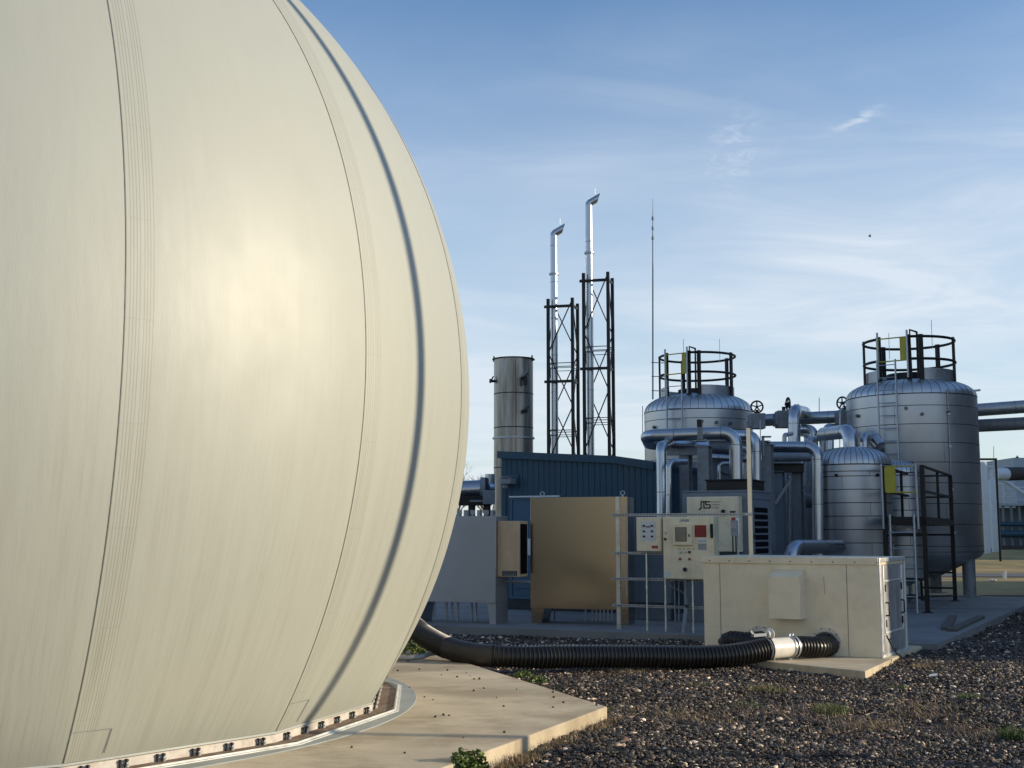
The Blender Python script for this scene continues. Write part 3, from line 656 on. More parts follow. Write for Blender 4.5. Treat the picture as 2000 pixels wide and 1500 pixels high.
# lettered beige panel on the unit's front
def uloc(px, py, off=0):
    d = rayd(px, py); n = -GV; t = (UL + n * off - V(0, 0, EYE)).dot(n) / d.dot(n); p = V(0, 0, EYE) + d * t - UL; return p.dot(GU), p.z
ux0, uz1 = uloc(1341, 972, .22); ux1, uz0 = uloc(1444, 1078, .22)
uz1 = uloc(1390, 970, .22)[1]
js = thing('lettered_panel', 'beige electrical panel marked with large black initials on the front of the grey chiller', 'control panel', UL + GU * ux0 - GV * .22 + V(0, 0, uz0), GA)
w = ux1 - ux0; h = uz1 - uz0
b = MB(); b.box((0, .0, 0), (w, .215, h)); b.build('body', 'beige_panel', js, bevel=.006)
b = MB(); b.box((.01, -.015, .01), (w - .01, -.001, h - .01)); b.build('door', 'beige_panel', js, bevel=.004)
def stroke(b, pts, t, z0, x0, s):
    for (ax, az), (bx, bz) in zip(pts[:-1], pts[1:]):
        p = V(x0 + ax * s, -.018, z0 + az * s); q = V(x0 + bx * s, -.018, z0 + bz * s); d = (q - p).normalized() * t * .5
        b.bar(p - d, q + d, .004, t, up=V(d.z, 0, -d.x) if d.length else V(0, 0, 1))
s_ = .115; b = MB(); lx = w * .27; lz = h - .075 - s_
for pts in ([(-.12, -.22), (.05, -.08), (.16, .05), (.16, .92), (.86, .92)], [(.58, .92), (.58, .02), (1.42, .02), (1.52, .12), (1.52, .38), (1.42, .48), (.98, .48), (.88, .58), (.88, .82), (.98, .92), (1.50, .92)]): stroke(b, pts, .021, lz, lx, s_)
b.build('logo', 'ink', js, smooth=False)
for k, tx in enumerate(('JOHNSON', 'THERMAL', 'SYSTEMS')): text(js, 'logo_text', tx, .036, (lx + s_ * 1.70, -.0168, lz + s_ * (.78 - .42 * k)), 'seam_mid')
b = MB(); b.cyl((w * .72, -.015, h - .25), (w * .72, -.05, h - .25), .033, 16); b.box((w * .72 - .025, -.04, h - .32), (w * .72 + .025, -.015, h - .24)); b.build('beacon', 'black_plastic', js)
plate(js, 'rating_plate', w * .84, h - .32, w * .95, h - .24, 'wood', -.015)

# ---------------------------------------------------------------- stainless cabinets on the left
def cabinet(pxl, pxr, top, bot, DL, label, m, dep=.5):
    L0 = at(pxl, bot, DL); n = -V(-math.sin(CA), math.cos(CA), 0); U = V(math.cos(CA), math.sin(CA), 0)
    d = rayd(pxr, bot); t = (L0 - V(0, 0, EYE)).dot(n) / d.dot(n); Rr = V(0, 0, EYE) + d * t; w = (V(Rr.x, Rr.y, 0) - V(L0.x, L0.y, 0)).length
    z0 = L0.z; z1 = at(pxl, top, DL).z
    o = thing('steel_cabinet', label, 'cabinet', (L0.x, L0.y, .1), CA); z0 -= .1; z1 -= .1
    b = MB(); b.box((0, 0, z0), (w, dep, z1)); b.build('body', m, o, bevel=.006)
    b = MB(); b.box((-.012, -.02, z0 - .008), (w + .01, -.003, z1 + .004)); b.build('door', m, o, bevel=.004)
    for (xa, xb) in ((0, .22), (w - .16, w)):
        b = MB(); b.add([V(xa, .01, z0), V(xb, .01, z0), V(xb - (.05 if xa == 0 else 0), .01, 0), V(xa + (.0 if xa == 0 else .05), .01, 0),
                         V(xa, dep - .01, z0), V(xb, dep - .01, z0), V(xb - (.05 if xa == 0 else 0), dep - .01, 0), V(xa + (.0 if xa == 0 else .05), dep - .01, 0)],
                        [(3, 2, 1, 0), (4, 5, 6, 7), (0, 4, 7, 3), (1, 2, 6, 5), (2, 3, 7, 6), (0, 1, 5, 4)])
        b.build('leg', m, o, smooth=False)
    return o, w, z0, z1, dep
CA = R(-18)
c2, w2, za, zb_, dp = cabinet(1038, 1227, 972, 1187, 20.8, 'large bronze-toned stainless cabinet with lifting eyes left of the control rack', 'stainless')
for xx in (.42 * 0 + .16, w2 - .1):
    b = MB(); b.cyl((xx, .12, zb_), (xx, .12, zb_ + .035), .018, 10); b.ring(V(xx, .12, zb_ + .065), .034, .009, V(0, 1, 0), 20, 8); b.build('lifting_eye', 'galvanised', c2)
b = MB(); b.box((w2 * .0 + w2 - .03, -.026, za + .2), (w2 - .008, -.02, zb_ - .1)); b.build('door_edge', 'stainless_dull', c2)
CA = R(-24)
c3, w3, za3, zb3, dp3 = cabinet(800, 968, 1009, 1173, 21.2, 'plain dull grey steel cabinet partly hidden behind the dome', 'stainless_dull', .5)
ac = thing('cooling_unit', 'narrow beige cooling unit hung on the side of the dull grey cabinet', 'air conditioner', tuple(V(*c3.location) + Matrix.Rotation(CA, 3, 'Z') @ V(w3 + .001, .06, 0)), CA)
za_c = at(990, 1125, 21).z - .1; zb_c = at(990, 1018, 21).z - .1
b = MB(); b.box((0, 0, za_c), (.40, .36, zb_c)); b.build('case', 'tan_case', ac, bevel=.01)
b = MB(); b.box((.09, -.003, za_c + .015), (.36, -.0006, za_c + .10)); b.mi = 1
for k in range(4): b.box((.10, -.006, za_c + .022 + k * .02), (.35, -.003, za_c + .028 + k * .02))
b.build('grille', ['louvre_dark', 'galvanised'], ac)
b = MB(); b.box((.401, .04, za_c + .05), (.404, .32, zb_c - .05)); b.build('side_vent', 'louvre_dark', ac)
b = MB(); b.box((.10, .404 - .5, zb_c - .05), (.2, .41 - .5, zb_c - .02));
# conduits under the cabinets
def floor_conduit(px, py1, D, r, top, label, m='galvanised'):
    p = gr(px, py1, .1); b = MB(); b.tube([V(p.x, p.y, .1), V(p.x, p.y, top)], r, 10); b.tube([V(p.x, p.y, .3), V(p.x, p.y, .34)], r * 1.3, 10)
    return tag(b.build('conduit', m), label, 'conduit', 'conduits under the steel cabinets')
for px, lab in ((848, 'first from left'), (872, 'second from left'), (883, 'third from left'), (894, 'fourth from left'), (921, 'fifth from left'), (930, 'sixth from left, by the cabinet leg')):
    floor_conduit(px, 1213, 21, .018, .55, 'slim steel conduit below the dull grey cabinet, ' + lab)
floor_conduit(1070, 1213, 20, .045, .42, 'fat steel conduit standing beside the left leg of the large cabinet')
floor_conduit(1083, 1213, 20, .016, .42, 'slim conduit close to the fat one under the large cabinet', 'galvanised_dull')
for k, lab in enumerate(('first', 'second', 'third', 'fourth', 'fifth', 'sixth', 'seventh')):
    floor_conduit(1144 + (k and 6) + k * 7.5, 1213, 20, .014, .42, lab + ' in the row of slim conduits under the large cabinet, counted from left')
b = MB(); p = at(965, 1135, 21.0); q = at(1040, 1137, 20.8); b.tube([p, q], .025, 12); b.tube([p, p + (q - p) * .2], .035, 12); tag(b.build('conduit', 'galvanised'), 'grey horizontal conduit joining the two steel cabinets', 'conduit')

# ---------------------------------------------------------------- blue metal building
B0 = at(979, 1187, 24.6); B0.z = .1; bang = GA
bld = thing('blue_shed', 'dark blue ribbed metal shed with a door, behind the steel cabinets', 'building', B0, bang)
def bt(px, py):
    d = rayd(px, py); n = V(math.sin(bang), -math.cos(bang), 0); t = (B0 - V(0, 0, EYE)).dot(n) / d.dot(n); p = V(0, 0, EYE) + d * t - B0; return p.dot(V(math.cos(bang), math.sin(bang), 0)), p.z
k1 = bt(1205, 896); k2 = bt(1278, 908); k0 = bt(979, 886)
LW = k2[0]; b = MB(); rib = .12; x = 0; top = lambda xx: (k0[1] + (k1[1] - k0[1]) * xx / k1[0]) if xx < k1[0] else (k1[1] + (k2[1] - k1[1]) * (xx - k1[0]) / (k2[0] - k1[0]))
prof = []
while x < LW:
    prof += [(x, 0), (x + .075, 0), (x + .087, -.018), (x + .108, -.018)]; x += rib * 1.0
b.add([V(px_, py_, z) for px_, py_ in prof for z in (.0, top(px_))], [(2 * i, 2 * i + 2, 2 * i + 3, 2 * i + 1) for i in range(len(prof) - 1)])
b.box((0, .02, 0), (LW, 3.0, min(top(0), top(LW)) - .02))
prof = [(0, y) for y in np.arange(0, 4.2, .12)]
b.build('wall', 'blue_paint', bld, smooth=False)
b = MB(); b.box((-.03, -.03, -.02), (LW, .03, .24)); b.build('skirt', 'seam_dark', bld)
b = MB(); ts = [(-.06, top(0)), (k1[0], top(k1[0])), (LW, top(LW))]
for (xa, za_), (xb, zb2) in zip(ts[:-1], ts[1:]):
    vs = [V(xa, -.07, za_ - .09), V(xb, -.07, zb2 - .09), V(xb, -.07, zb2 + .05), V(xa, -.07, za_ + .05), V(xa, 3.1, za_ - .09), V(xb, 3.1, zb2 - .09), V(xb, 3.1, zb2 + .05), V(xa, 3.1, za_ + .05)]
    b.add(vs, [(0, 1, 2, 3), (5, 4, 7, 6), (3, 2, 6, 7), (1, 0, 4, 5), (0, 3, 7, 4), (1, 5, 6, 2)])
b.build('roof', 'blue_paint', bld, smooth=False)
dx0, dz1 = bt(1003, 977); dz0 = bt(1003, 1163)[1]
b = MB(); b.box((dx0, -.05, dz0), (dx0 + .95, -.02, dz1)); dr = b.build('door', 'blue_door', bld, bevel=.004)
b = MB()
for (xa, za_, xb, zz2) in ((dx0 - .06, dz0, dx0, dz1 + .05), (dx0 + .95, dz0, dx0 + 1.01, dz1 + .05), (dx0, dz1, dx0 + .95, dz1 + .05), (dx0 - .06, dz0 - .06, dx0 + 1.01, dz0)): b.box((xa, -.065, za_), (xb, -.015, zz2))
b.build('door_frame', 'blue_door', dr)
b = MB(); b.bar((dx0 - .05, -.07, dz1 + .065), (dx0 + 1.05, -.07, dz1 + .065), .06, .03); b.build('drip_rail', 'white_paint', dr)
b = MB(); b.bar((dx0 + .05, -.07, dz0 + .25), (dx0 + .9, -.07, dz0 + .25), .02, .2); b.build('kick_plate', 'blue_door', dr)
xx, zz_ = bt(1031, 1068); b = MB(); b.box((xx, -.056, zz_ - .16), (xx + .28, -.052, zz_ + .16)); b.build('notice', 'label_white', dr)
b = MB()
xx, zz_ = bt(989, 943)
b.box((xx - .0, -.03, zz_ - .14), (xx + .28, -.016, zz_ + .16)); b.build('lamp_plate', 'blue_paint', bld)
b = MB(); M_ = Matrix.Translation((xx + .0, -.28, zz_ + .02))
b.box((.0, 0, -.06), (.24, .26, .06), M_); b.box((.03, -.04, .06), (.2, .2, .09), M_); b.tube([M_ @ V(.06, .12, -.06), M_ @ V(.06, .12, -.14)], [.06, .05], 12); b.build('wall_lamp', 'galvanised_dull', bld, bevel=.02)

# ---------------------------------------------------------------- flare chimney
FP = at(1003, 900, 30.5); fr_ = .49; FT = at(1003, 703, 30.5).z
ch = thing('flare_chimney', 'wide stained steel flare chimney rising behind the blue shed', 'chimney', (FP.x, FP.y, .1))
b = MB(); b.lathe([(fr_, 0), (fr_, FT - .1), (fr_ - .02, FT - .1), (fr_ - .02, 1)], 48); b.mi = 1
for yy in (766, 833, 912):
    z = at(1003, yy, 30.5 - fr_).z - .1; b.lathe([(fr_ + .002, z - .012), (fr_ + .008, z), (fr_ + .002, z + .012)], 48)
b.box((.05, -fr_ - .004, 1), (.062, -fr_ + .01, FT - .12)); b.box((-.25, -fr_ + .115, 1), (-.24, -fr_ + .135, FT - .12))
b.build('shell', ['chimney_steel', 'seam_dark'], ch)
b = MB(); z = FT - .1; b.lathe([(fr_ - .03, z), (fr_ + .045, z), (fr_ + .045, z + .02), (fr_ - .03, z + .02)], 48)
for k in range(3): a = R(20 + 160 * k); b.box((fr_ * math.cos(a) - .02, fr_ * math.sin(a) - .02, z - .05), (fr_ * math.cos(a) + .02, fr_ * math.sin(a) + .02, z + .09))
b.build('rim', 'black_steel', ch)
b = MB(); z = at(1003, 853, 30).z - .1; b.lathe([(fr_, z - .02), (fr_ + .035, z - .02), (fr_ + .035, z + .02), (fr_, z + .02)], 48); b.build('band', 'galvanised', ch)
for (px, py, ln) in ((1020, 738, .16), (1022, 803, .12), (966, 741, .12)):
    p = at(px, py, 30.0); l = V(p.x - FP.x, 0, p.z - .1); ang = math.asin(max(-1, min(1, l.x / fr_))); d = V(math.sin(ang), -math.cos(ang), 0); q = d * (fr_ - .02) + V(0, 0, l.z)
    b = MB(); b.cyl(q, q + d * ln, .035, 12); b.cyl(q + d * ln, q + d * (ln + .03), .055, 12); b.bar(q + d * ln, q + d * (ln + .02) + V(.08, 0, .12), .03); b.build('nozzle', 'black_steel', ch)
p = at(1026, 742, 29.95); b = MB(); b.tube([V(p.x - FP.x, p.y - FP.y, z_ - .1) for z_ in (p.z + .05, p.z - .35)], .012, 8); b.box((p.x - FP.x - .05, p.y - FP.y - .04, p.z - .22), (p.x - FP.x + .05, p.y - FP.y + .03, p.z - .02)); b.build('sensor', 'black_steel', ch)

# ducts left of the chimney
b = MB(); b.tube([at(880, 958, 28.5), at(940, 955, 28.5)], .21, 24); b.mi = 1; b.tube([at(938, 955, 28.5), at(948, 955, 28.5)], .27, 24); b.mi = 0; b.tube([at(957, 972, 28.6), at(957, 926, 28.6)], .12, 20); b.tube([at(948, 955, 28.5), at(957, 955, 28.6)], .17, 20)
tag(b.build('duct', ['cladding_smooth', 'galvanised_dull']), 'short fat silver duct between the dome and the flare chimney', 'duct')
b = MB(); p = at(943, 985, 28); b.box((p.x, p.y, p.z), (p.x + .27, p.y + .3, p.z + .32)); b.box((p.x - .3, p.y + .1, p.z + .05), (p.x, p.y + .3, p.z + .1)); tag(b.build('junction_box', 'galvanised_dull', bevel=.01), 'small grey box under the silver duct beside the chimney', 'box')
b = MB()
for k in range(6):
    p = at(898 + k * 13, 1005, 27.5); b.tube([p - V(0, 0, .9), p + V(0, 0, .08)], .045 + .015 * (k % 2), 12); b.box((p.x - .06, p.y - .05, p.z + .0 - .05 * (k % 2)), (p.x + .05, p.y + .05, p.z + .1 - .03 * k % 2 * .01))
tag(b.build('valve_manifold', 'galvanised'), 'row of small pipes and valves behind the dull grey cabinet', 'pipework')
b = MB(); p = at(896, 978, 28.3); q = at(960, 978, 28.3); b.bar(p, q, .3, .22); b.bar(p + V(.3, 0, -1.6), p + V(.3, 0, 0), .12); b.bar(q + V(-.1, 0, -1.6), q + V(-.1, 0, 0), .12); tag(b.build('duct_support', 'black_steel'), 'dark steel support beneath the silver duct', 'support')

# ---------------------------------------------------------------- exhaust stacks with lattice towers
def tower(px_, D, top_leg, top_pipe, label_t, label_s, hz):
    base = at(px_, 900, D); s = .50 * D / 34 * 1.38; a = R(-15); 
    root = thing('lattice_tower', label_t, 'lattice tower', (base.x, base.y, 0), a, 'lattice towers of the two exhaust stacks')
    H = at(px_, top_leg, D).z; w = s / 2
    cs = [(-w, -w), (w, -w), (w, w), (-w, w)]
    for x, y in cs:
        b = MB(); b.box((x - .05, y - .05, 0), (x + .05, y + .05, H + (0.05 if y < 0 else .0))); b.build('leg', 'black_steel', root)
    b = MB(); zs = [.4 + (H - .4) * k / 5 for k in range(6)]
    for i in range(5):
        for k in range(4):
            p, q = cs[k], cs[(k + 1) % 4]
            if (i + k) % 2: p, q = q, p
            b.bar((p[0], p[1], zs[i]), (q[0], q[1], zs[i + 1]), .034)
    b.build('bracing', 'black_steel', root)
    for z in hz:
        zz2 = at(px_, z, D).z; b = MB()
        for k in range(4):
            p, q = cs[k], cs[(k + 1) % 4]; b.bar((p[0], p[1], zz2), (q[0], q[1], zz2), .025); b.bar((p[0], p[1], zz2 - .16), (q[0], q[1], zz2 - .16), .02)
        b.build('cross_frame', 'black_steel', root)
    for z in (top_leg + 12, (top_leg + 885) / 2 + 10):
        zz2 = at(px_, z, D).z; b = MB()
        b.bar((-w - .14, -w + .02, zz2), (w + .02, -w + .02, zz2), .06, .09); b.bar((w, -w, zz2 + .02), (w, w + .05, zz2 + .02), .05, .08); b.ring(V(-w + .16, -w + .20, zz2 + .03), .15, .02, n=24); b.build('pipe_bracket', 'black_steel', root)
    st = thing('exhaust_stack', label_s, 'exhaust stack', tuple(V(base.x, base.y, 0) + Matrix.Rotation(a, 3, 'Z') @ V(-w + .16, -w + .20, 0)), 0, 'two bright exhaust stacks')
    HP = at(px_, top_pipe, D).z; r = .105 * D / 36
    b = MB(); b.tube([(0, 0, 0), (0, 0, HP - .16)], r, 24); b.mi = 1
    z = 2.5
    while z < HP - .4: b.tube([(0, 0, z), (0, 0, z + .015)], r + .004, 24); z += 1.25
    b.build('pipe', ['cladding_smooth', 'seam_mid'], st)
    b = MB(); zf = at(px_, top_pipe + 100 if top_pipe < 420 else top_pipe + 82, D).z; b.tube([(0, 0, zf - .03), (0, 0, zf + .03)], r + .05, 24); b.build('flange', 'galvanised', st)
    tip = V(.29, 0, HP + .12); b = MB(); c = V(0, 0, HP - .18); d = (tip - V(0, 0, HP - .05)).normalized(); n = 24
    # mitred tip: straight pipe turned sideways with a bevel-cut mouth
    b.tube([c, V(0, 0, HP - .08), V(.06, 0, HP - .02)] , [r, r, r], n, cap=False)
    u = V(0, 1, 0); w_ = d.cross(u); p0 = V(.02, 0, HP - .05); vs = []
    for k, L0 in ((0, 0), (1, 1)):
        for j in range(n):
            aa = 2 * PI * j / n; e_ = u * math.cos(aa) * r + w_ * math.sin(aa) * r
            ext = 0 if k == 0 else .36 - (e_.dot(w_) * (1.1 if w_.z > 0 else 1.1)) * (-1 if w_.z < 0 else 1) * -1
            vs.append(p0 + d * (ext if k else 0) + e_)
    b.add(vs, [(j, (j + 1) % n, n + (j + 1) % n, n + j) for j in range(n)])
    b.mi = 1; b.poly([v - d * .03 for v in vs[n:]])
    b.build('tip', ['cladding_smooth', 'seam_dark'], st)
    b = MB(); b.tube([tip - V(.08, 0, .1), tip + V(-.08, 0, .34)], .006, 6); b.build('lightning_rod', 'galvanised', st)
    return root
tower(1101, 41, 590, 455, 'shorter dark lattice tower on the left behind the blue shed', 'shorter bright exhaust stack with slanted tip, the left one', (712, 842))
tower(1171, 40.4, 540, 396, 'taller dark lattice tower on the right behind the blue shed', 'taller bright exhaust stack with slanted tip, the right one', (680, 818))

# ---------------------------------------------------------------- tanks
def tank_shell(root, Rr, z0, z1, zap, bands, cone=None, legs=None, m='cladding', ribs=44, n=72):
    prof = []
    if cone: prof += [(.18, cone), (Rr * .35, cone + (z0 - cone) * .12), (Rr * .95, z0 - .10), (Rr, z0)]
    else: prof += [(Rr, z0)]
    prof += [(Rr, z1)]
    b = MB(); b.lathe(prof, n); b.mi = 1
    for z in bands: b.lathe([(Rr + .001, z - .008), (Rr + .005, z - .004), (Rr + .005, z + .004), (Rr + .001, z + .008)], n)
    b.mi = 2
    for k in range(2):                                # lap joints of the sheets
        for i in range(len(bands) - 1):
            a = R(17 + 180 * k + (i % 3) * 41); d = V(math.cos(a), math.sin(a), 0); t = V(-d.y, d.x, 0)
            p = d * (Rr + .001); b.bar(p + V(0, 0, bands[i] + .01), p + V(0, 0, bands[i + 1] - .01), .008, .006)
    b.build('shell', [m, 'seam_dark', 'seam_mid'], root)
    b = MB(); N = 14; pr = []
    for i in range(N + 1):
        t = i / N; a = t * PI / 2; pr.append((max(.02, Rr * math.cos(a) ** .72), z1 + (zap - z1) * math.sin(a) ** .95))
    b.lathe(pr, n); b.mi = 1
    for k in range(ribs):
        a = 2 * PI * k / ribs; d = V(math.cos(a), math.sin(a), 0)
        pts = [d * (r_ + .001) + V(0, 0, z_ + .002) for r_, z_ in pr[:N - 3]]
        for p, q in zip(pts[:-1], pts[1:]): b.bar(p, q, .008, .006, up=d)
    b.lathe([(Rr + .001, z1 - .012), (Rr + .008, z1), (Rr + .001, z1 + .012)], n)
    b.build('head', [m, 'seam_dark'], root)
    if legs:
        for a in legs[0]:
            x, y = legs[2] * math.cos(R(a)), legs[2] * math.sin(R(a)); b = MB(); b.cyl((x, y, 0), (x, y, z0 + .1), legs[1], 20); b.lathe([(legs[1] + .09, 0), (legs[1] + .09, .02), (legs[1], .02)], 16, V(x, y, 0)); b.build('leg', 'galvanised_dull', root)
def lug(root, Rr, a, z, m='seam_mid', s=1):
    d = V(math.cos(R(a)), math.sin(R(a)), 0); b = MB(); p = d * Rr + V(0, 0, z); b.cyl(p - d * .02, p + d * .07 * s, .05 * s, 14); b.cyl(p + d * .07 * s, p + d * .09 * s, .03 * s, 12); b.build('lug', m, root)
def crown_rail(root, Rr, zb, zt, a_gate, sk):
    # dark guard rail ring with a ladder gate, over a metal skirt
    gl, gr_ = a_gate - 20, a_gate + 20
    b = MB(); s0, s1 = R(gr_ + 14), R(gl + 360 + 1); n = 60; P = [(s0 + (s1 - s0) * i / n) for i in range(n + 1)]
    for z_, rr in ((zb - .02, Rr - .04), (zb + sk, Rr - .04), (zb + sk, Rr - .06), (zb, Rr - .06)): b.v += [V(rr * math.cos(a), rr * math.sin(a), z_) for a in P]
    for k in range(3):
        for i in range(n): b.f.append([k * (n + 1) + i, k * (n + 1) + i + 1, (k + 1) * (n + 1) + i + 1, (k + 1) * (n + 1) + i]); b.m.append(0)
    b.build('skirt', 'galvanised', root)
    b = MB(); b.lathe([(Rr * .5, zb - .16), (Rr - .05, zb - .07), (Rr - .05, zb - .02), (.02, zb)], 56); b.lathe([(.55, zb), (.55, zb + sk - .04), (.02, zb + sk - .02)], 32); b.build('deck', 'black_steel', root)  # inner black drum added to give the open skirt its dark inside
    for z in (zt - .03, zt - .57):
        b = MB(); b.ring(V(0, 0, z), Rr, .034, n=60, a0=R(gr_), a1=R(gl + 360)); b.build('rail', 'brown_steel', root)
    for a in (gr_, gr_ + 15, gr_ + 74, gr_ + 140, gr_ + 215, gl + 360 - 40, gl + 360):
        d = V(math.cos(R(a)), math.sin(R(a)), 0); b = MB()
        b.bar(d * Rr + V(0, 0, zb - .10), d * Rr + V(0, 0, zt + .02), .11, .05, up=d); b.build('post', 'brown_steel', root)
    a = gr_ + 7; d = V(math.cos(R(a)), math.sin(R(a)), 0); t = V(-d.y, d.x, 0); b = MB(); c = d * (Rr + .06)
    b.tube([c - t * .1 + V(0, 0, zb), c - t * .1 + V(0, 0, zt + .12), c + t * .06 + V(0, 0, zt + .06), c + t * .06 + V(0, 0, zb)], .03, 6); b.build('return_frame', 'brown_steel', root)
    d = V(math.cos(R(a_gate)), math.sin(R(a_gate)), 0); t = V(-d.y, d.x, 0); hw = Rr * math.sin(R(19))
    g = MB(); gz0, gz1 = zt - .60, zt - .04; o_ = d * (Rr * math.cos(R(20)) + .05); pl, pr = o_ - t * hw, o_ + t * hw
    g.tube(rounded([pr + V(0, 0, gz1), pl + V(0, 0, gz1), pl + V(0, 0, gz0), pr + V(0, 0, gz0)], .05), .016, 8)
    q = pr.lerp(pl, .25); g.bar(pr + V(0, 0, (gz0 + gz1) / 2), q + V(0, 0, (gz0 + gz1) / 2), .012, .55); g.build('gate', 'yellow_paint', root)
    lad = MB()
    for s in (-1, 1):
        p = o_ + d * .03 + t * hw * s * 1.04; lad.tube([p + V(0, 0, zb + .02), p + V(0, 0, zt + .12)], .026, 8)
    lad.build('grab_rail', 'galvanised', root)
def ladder(root, c, d, zs, zt, w=.22, step=.3, m='galvanised', kink=0):
    t = V(-d.y, d.x, 0); b = MB()
    for s in (-w, w):
        b.bar(c + t * s + V(0, 0, zs), c + t * s + V(0, 0, zt), .028, .05, up=d)
    z = zs + .15
    while z < zt - .05: b.tube([c - t * w + V(0, 0, z), c + t * w + V(0, 0, z)], .011, 8); z += step
    return b.build('ladder', m, root)
# tank 2, right, in front
D2 = 30.2; T2 = at(1783, 900, D2); q = lambda py, D=D2: at(1783, py, D).z - .1
k2_ = thing('digester_tank', 'tallest silver clad tank on legs with a crown rail, on the right', 'tank', (T2.x, T2.y, .1), 0, 'silver clad tanks with crown rails')
R2 = (at(1906, 900, D2) - at(1660, 900, D2)).length / 2
zc0 = q(1078, D2 - R2 * .0); zc1 = q(781); ZB2 = q(749); ZT2 = q(655, D2 - 1.0); bnd = [zc0 + .02] + [zc0 + (zc1 - zc0) * k / 8.5 for k in (.35, 1.5, 2.6, 3.7, 4.8, 5.85, 6.85, 7.85)]
tank_shell(k2_, R2, zc0, zc1, q(744), bnd, cone=q(1130), legs=((-38, 52, 142, 218), .15, R2 * .80))
crown_rail(k2_, 1.08, ZB2, ZT2, -128, .26)
dd = V(math.cos(R(-126)), math.sin(R(-126)), 0); ladder(k2_, dd * (R2 + .14), dd, q(905), ZB2 + .40, .22)
for a, z in ((-112, -.35), (-76, -.45), (-160, -.45), (-99, -.5)): lug(k2_, R2, a, zc1 + z, 'seam_mid', .8)
b = MB(); a = R(-76); d = V(math.cos(a), math.sin(a), 0); p = d * (R2 + .03); b.tube([p + V(0, 0, q(1100)), p + V(0, 0, zc1 + .05), d * (R2 * .8) + V(0, 0, q(758))], .012, 8)
for z in (q(1040), q(960), q(880), q(820)): b.box((-.03, -.03, -.03), (.03, .03, .03), Matrix.Translation(p + V(0, 0, z)))
b.build('conduit', 'galvanised', k2_)
for a in (-75, 100): 
    d = V(math.cos(R(a)), math.sin(R(a)), 0) * 1.0; b = MB(); b.tube([d + V(0, 0, ZT2 - .3), d + V(0, 0, ZT2 + .38)], .007, 6); b.build('lightning_rod', 'galvanised', k2_)
b = MB(); b.bar((R2 * .9, 0, q(765)), (R2 * 1.12, 0, q(765) + .04), .05); b.build('top_bracket', 'galvanised', k2_)
# tank 1, left, behind
D1 = 34.5; T1 = at(1365, 900, D1); q1 = lambda py: at(1365, py, D1).z - .1
k1_ = thing('digester_tank', 'left silver clad tank with a crown rail, behind the pipes and the grey chiller', 'tank', (T1.x, T1.y, .1), 0, 'silver clad tanks with crown rails')
R1 = (at(1470, 900, D1) - at(1260, 900, D1)).length / 2
zt1 = q1(808); ZB1 = q1(777); ZT1 = at(1365, 686, D1 - 1.0).z - .1; tank_shell(k1_, R1, 1.3, zt1, q1(770), [1.4 + (zt1 - 1.4) * k / 8.3 for k in range(8)] + [zt1 - .25], cone=.7, legs=((-45, 45, 135, 225), .15, R1 * .8))
crown_rail(k1_, 1.06, ZB1, ZT1, -131, .26)
dd = V(math.cos(R(-121)), math.sin(R(-121)), 0); ladder(k1_, dd * (R1 + .14), dd, q1(880), ZB1 + .35, .22)
for a, z in ((-150, -.45), (-95, -.35), (-80, -.38), (-65, -.4)): lug(k1_, R1, a, zt1 + z, 'seam_mid', .9)
for a in (-120, -60): d = V(math.cos(R(a)), math.sin(R(a)), 0) * 1.0; b = MB(); b.tube([d + V(0, 0, ZT1 - .3), d + V(0, 0, ZT1 + .36)], .007, 6); b.build('lightning_rod', 'galvanised', k1_)
# whip antenna on the rail
p = at(1275, 780, D1 - .3); pt = at(1275, 388, D1 - .3); b = MB(); b.tube([p, p.lerp(pt, .78), pt], [.022, .018, .005], 8)
for f in (.90, .85, .80): b.tube([p.lerp(pt, f - .008), p.lerp(pt, f + .008)], .035, 8)
for yy in (708, 735, 763): z = at(1275, yy, D1 - .3).z; b.tube([V(p.x - .03, p.y, z), V(p.x + .42, p.y + .1, z)], .012, 6)
tag(b.build('whip_antenna', 'galvanised_dull'), 'very tall thin antenna pole clamped to the left tank rail', 'antenna')
# tank 3, small, front
D3 = 25.2; T3 = at(1665, 900, D3); q3 = lambda py: at(1665, py, D3).z - .1
k3_ = thing('condensate_tank', 'shorter ribbed-top silver tank directly behind the blower enclosure', 'tank', (T3.x, T3.y, .1)); R3 = (at(1738, 900, D3) - at(1593, 900, D3)).length / 2
zz3 = q3(910); z0_ = .35; tank_shell(k3_, R3, z0_, zz3, q3(873), [z0_ + .15 + .27 * k * .98 for k in range(9)] + [zz3 - .14], cone=.15, legs=((-45, 45, 135, 225), .07, R3 * .8), ribs=40)
lug(k3_, R3, -68, zz3 - .22, 'black_steel', .6); lug(k3_, R3, -130, zz3 - .22, 'black_steel', .6)
# tank 4, small, half hidden
D4 = 27.0; T4 = at(1752, 900, D4); q4 = lambda py: at(1752, py, D4).z - .1
k4_ = thing('condensate_tank', 'narrow silver tank half hidden behind the platform ladder', 'tank', (T4.x, T4.y, .1)); R4 = (at(1795, 900, D4) - at(1709, 900, D4)).length / 2
tank_shell(k4_, R4, q4(1122), q4(925), q4(900), [q4(1110) + .25 * k for k in range(9)], cone=q4(1146), legs=((-45, 45, 135, 225), .04, R4 * .8), ribs=30)

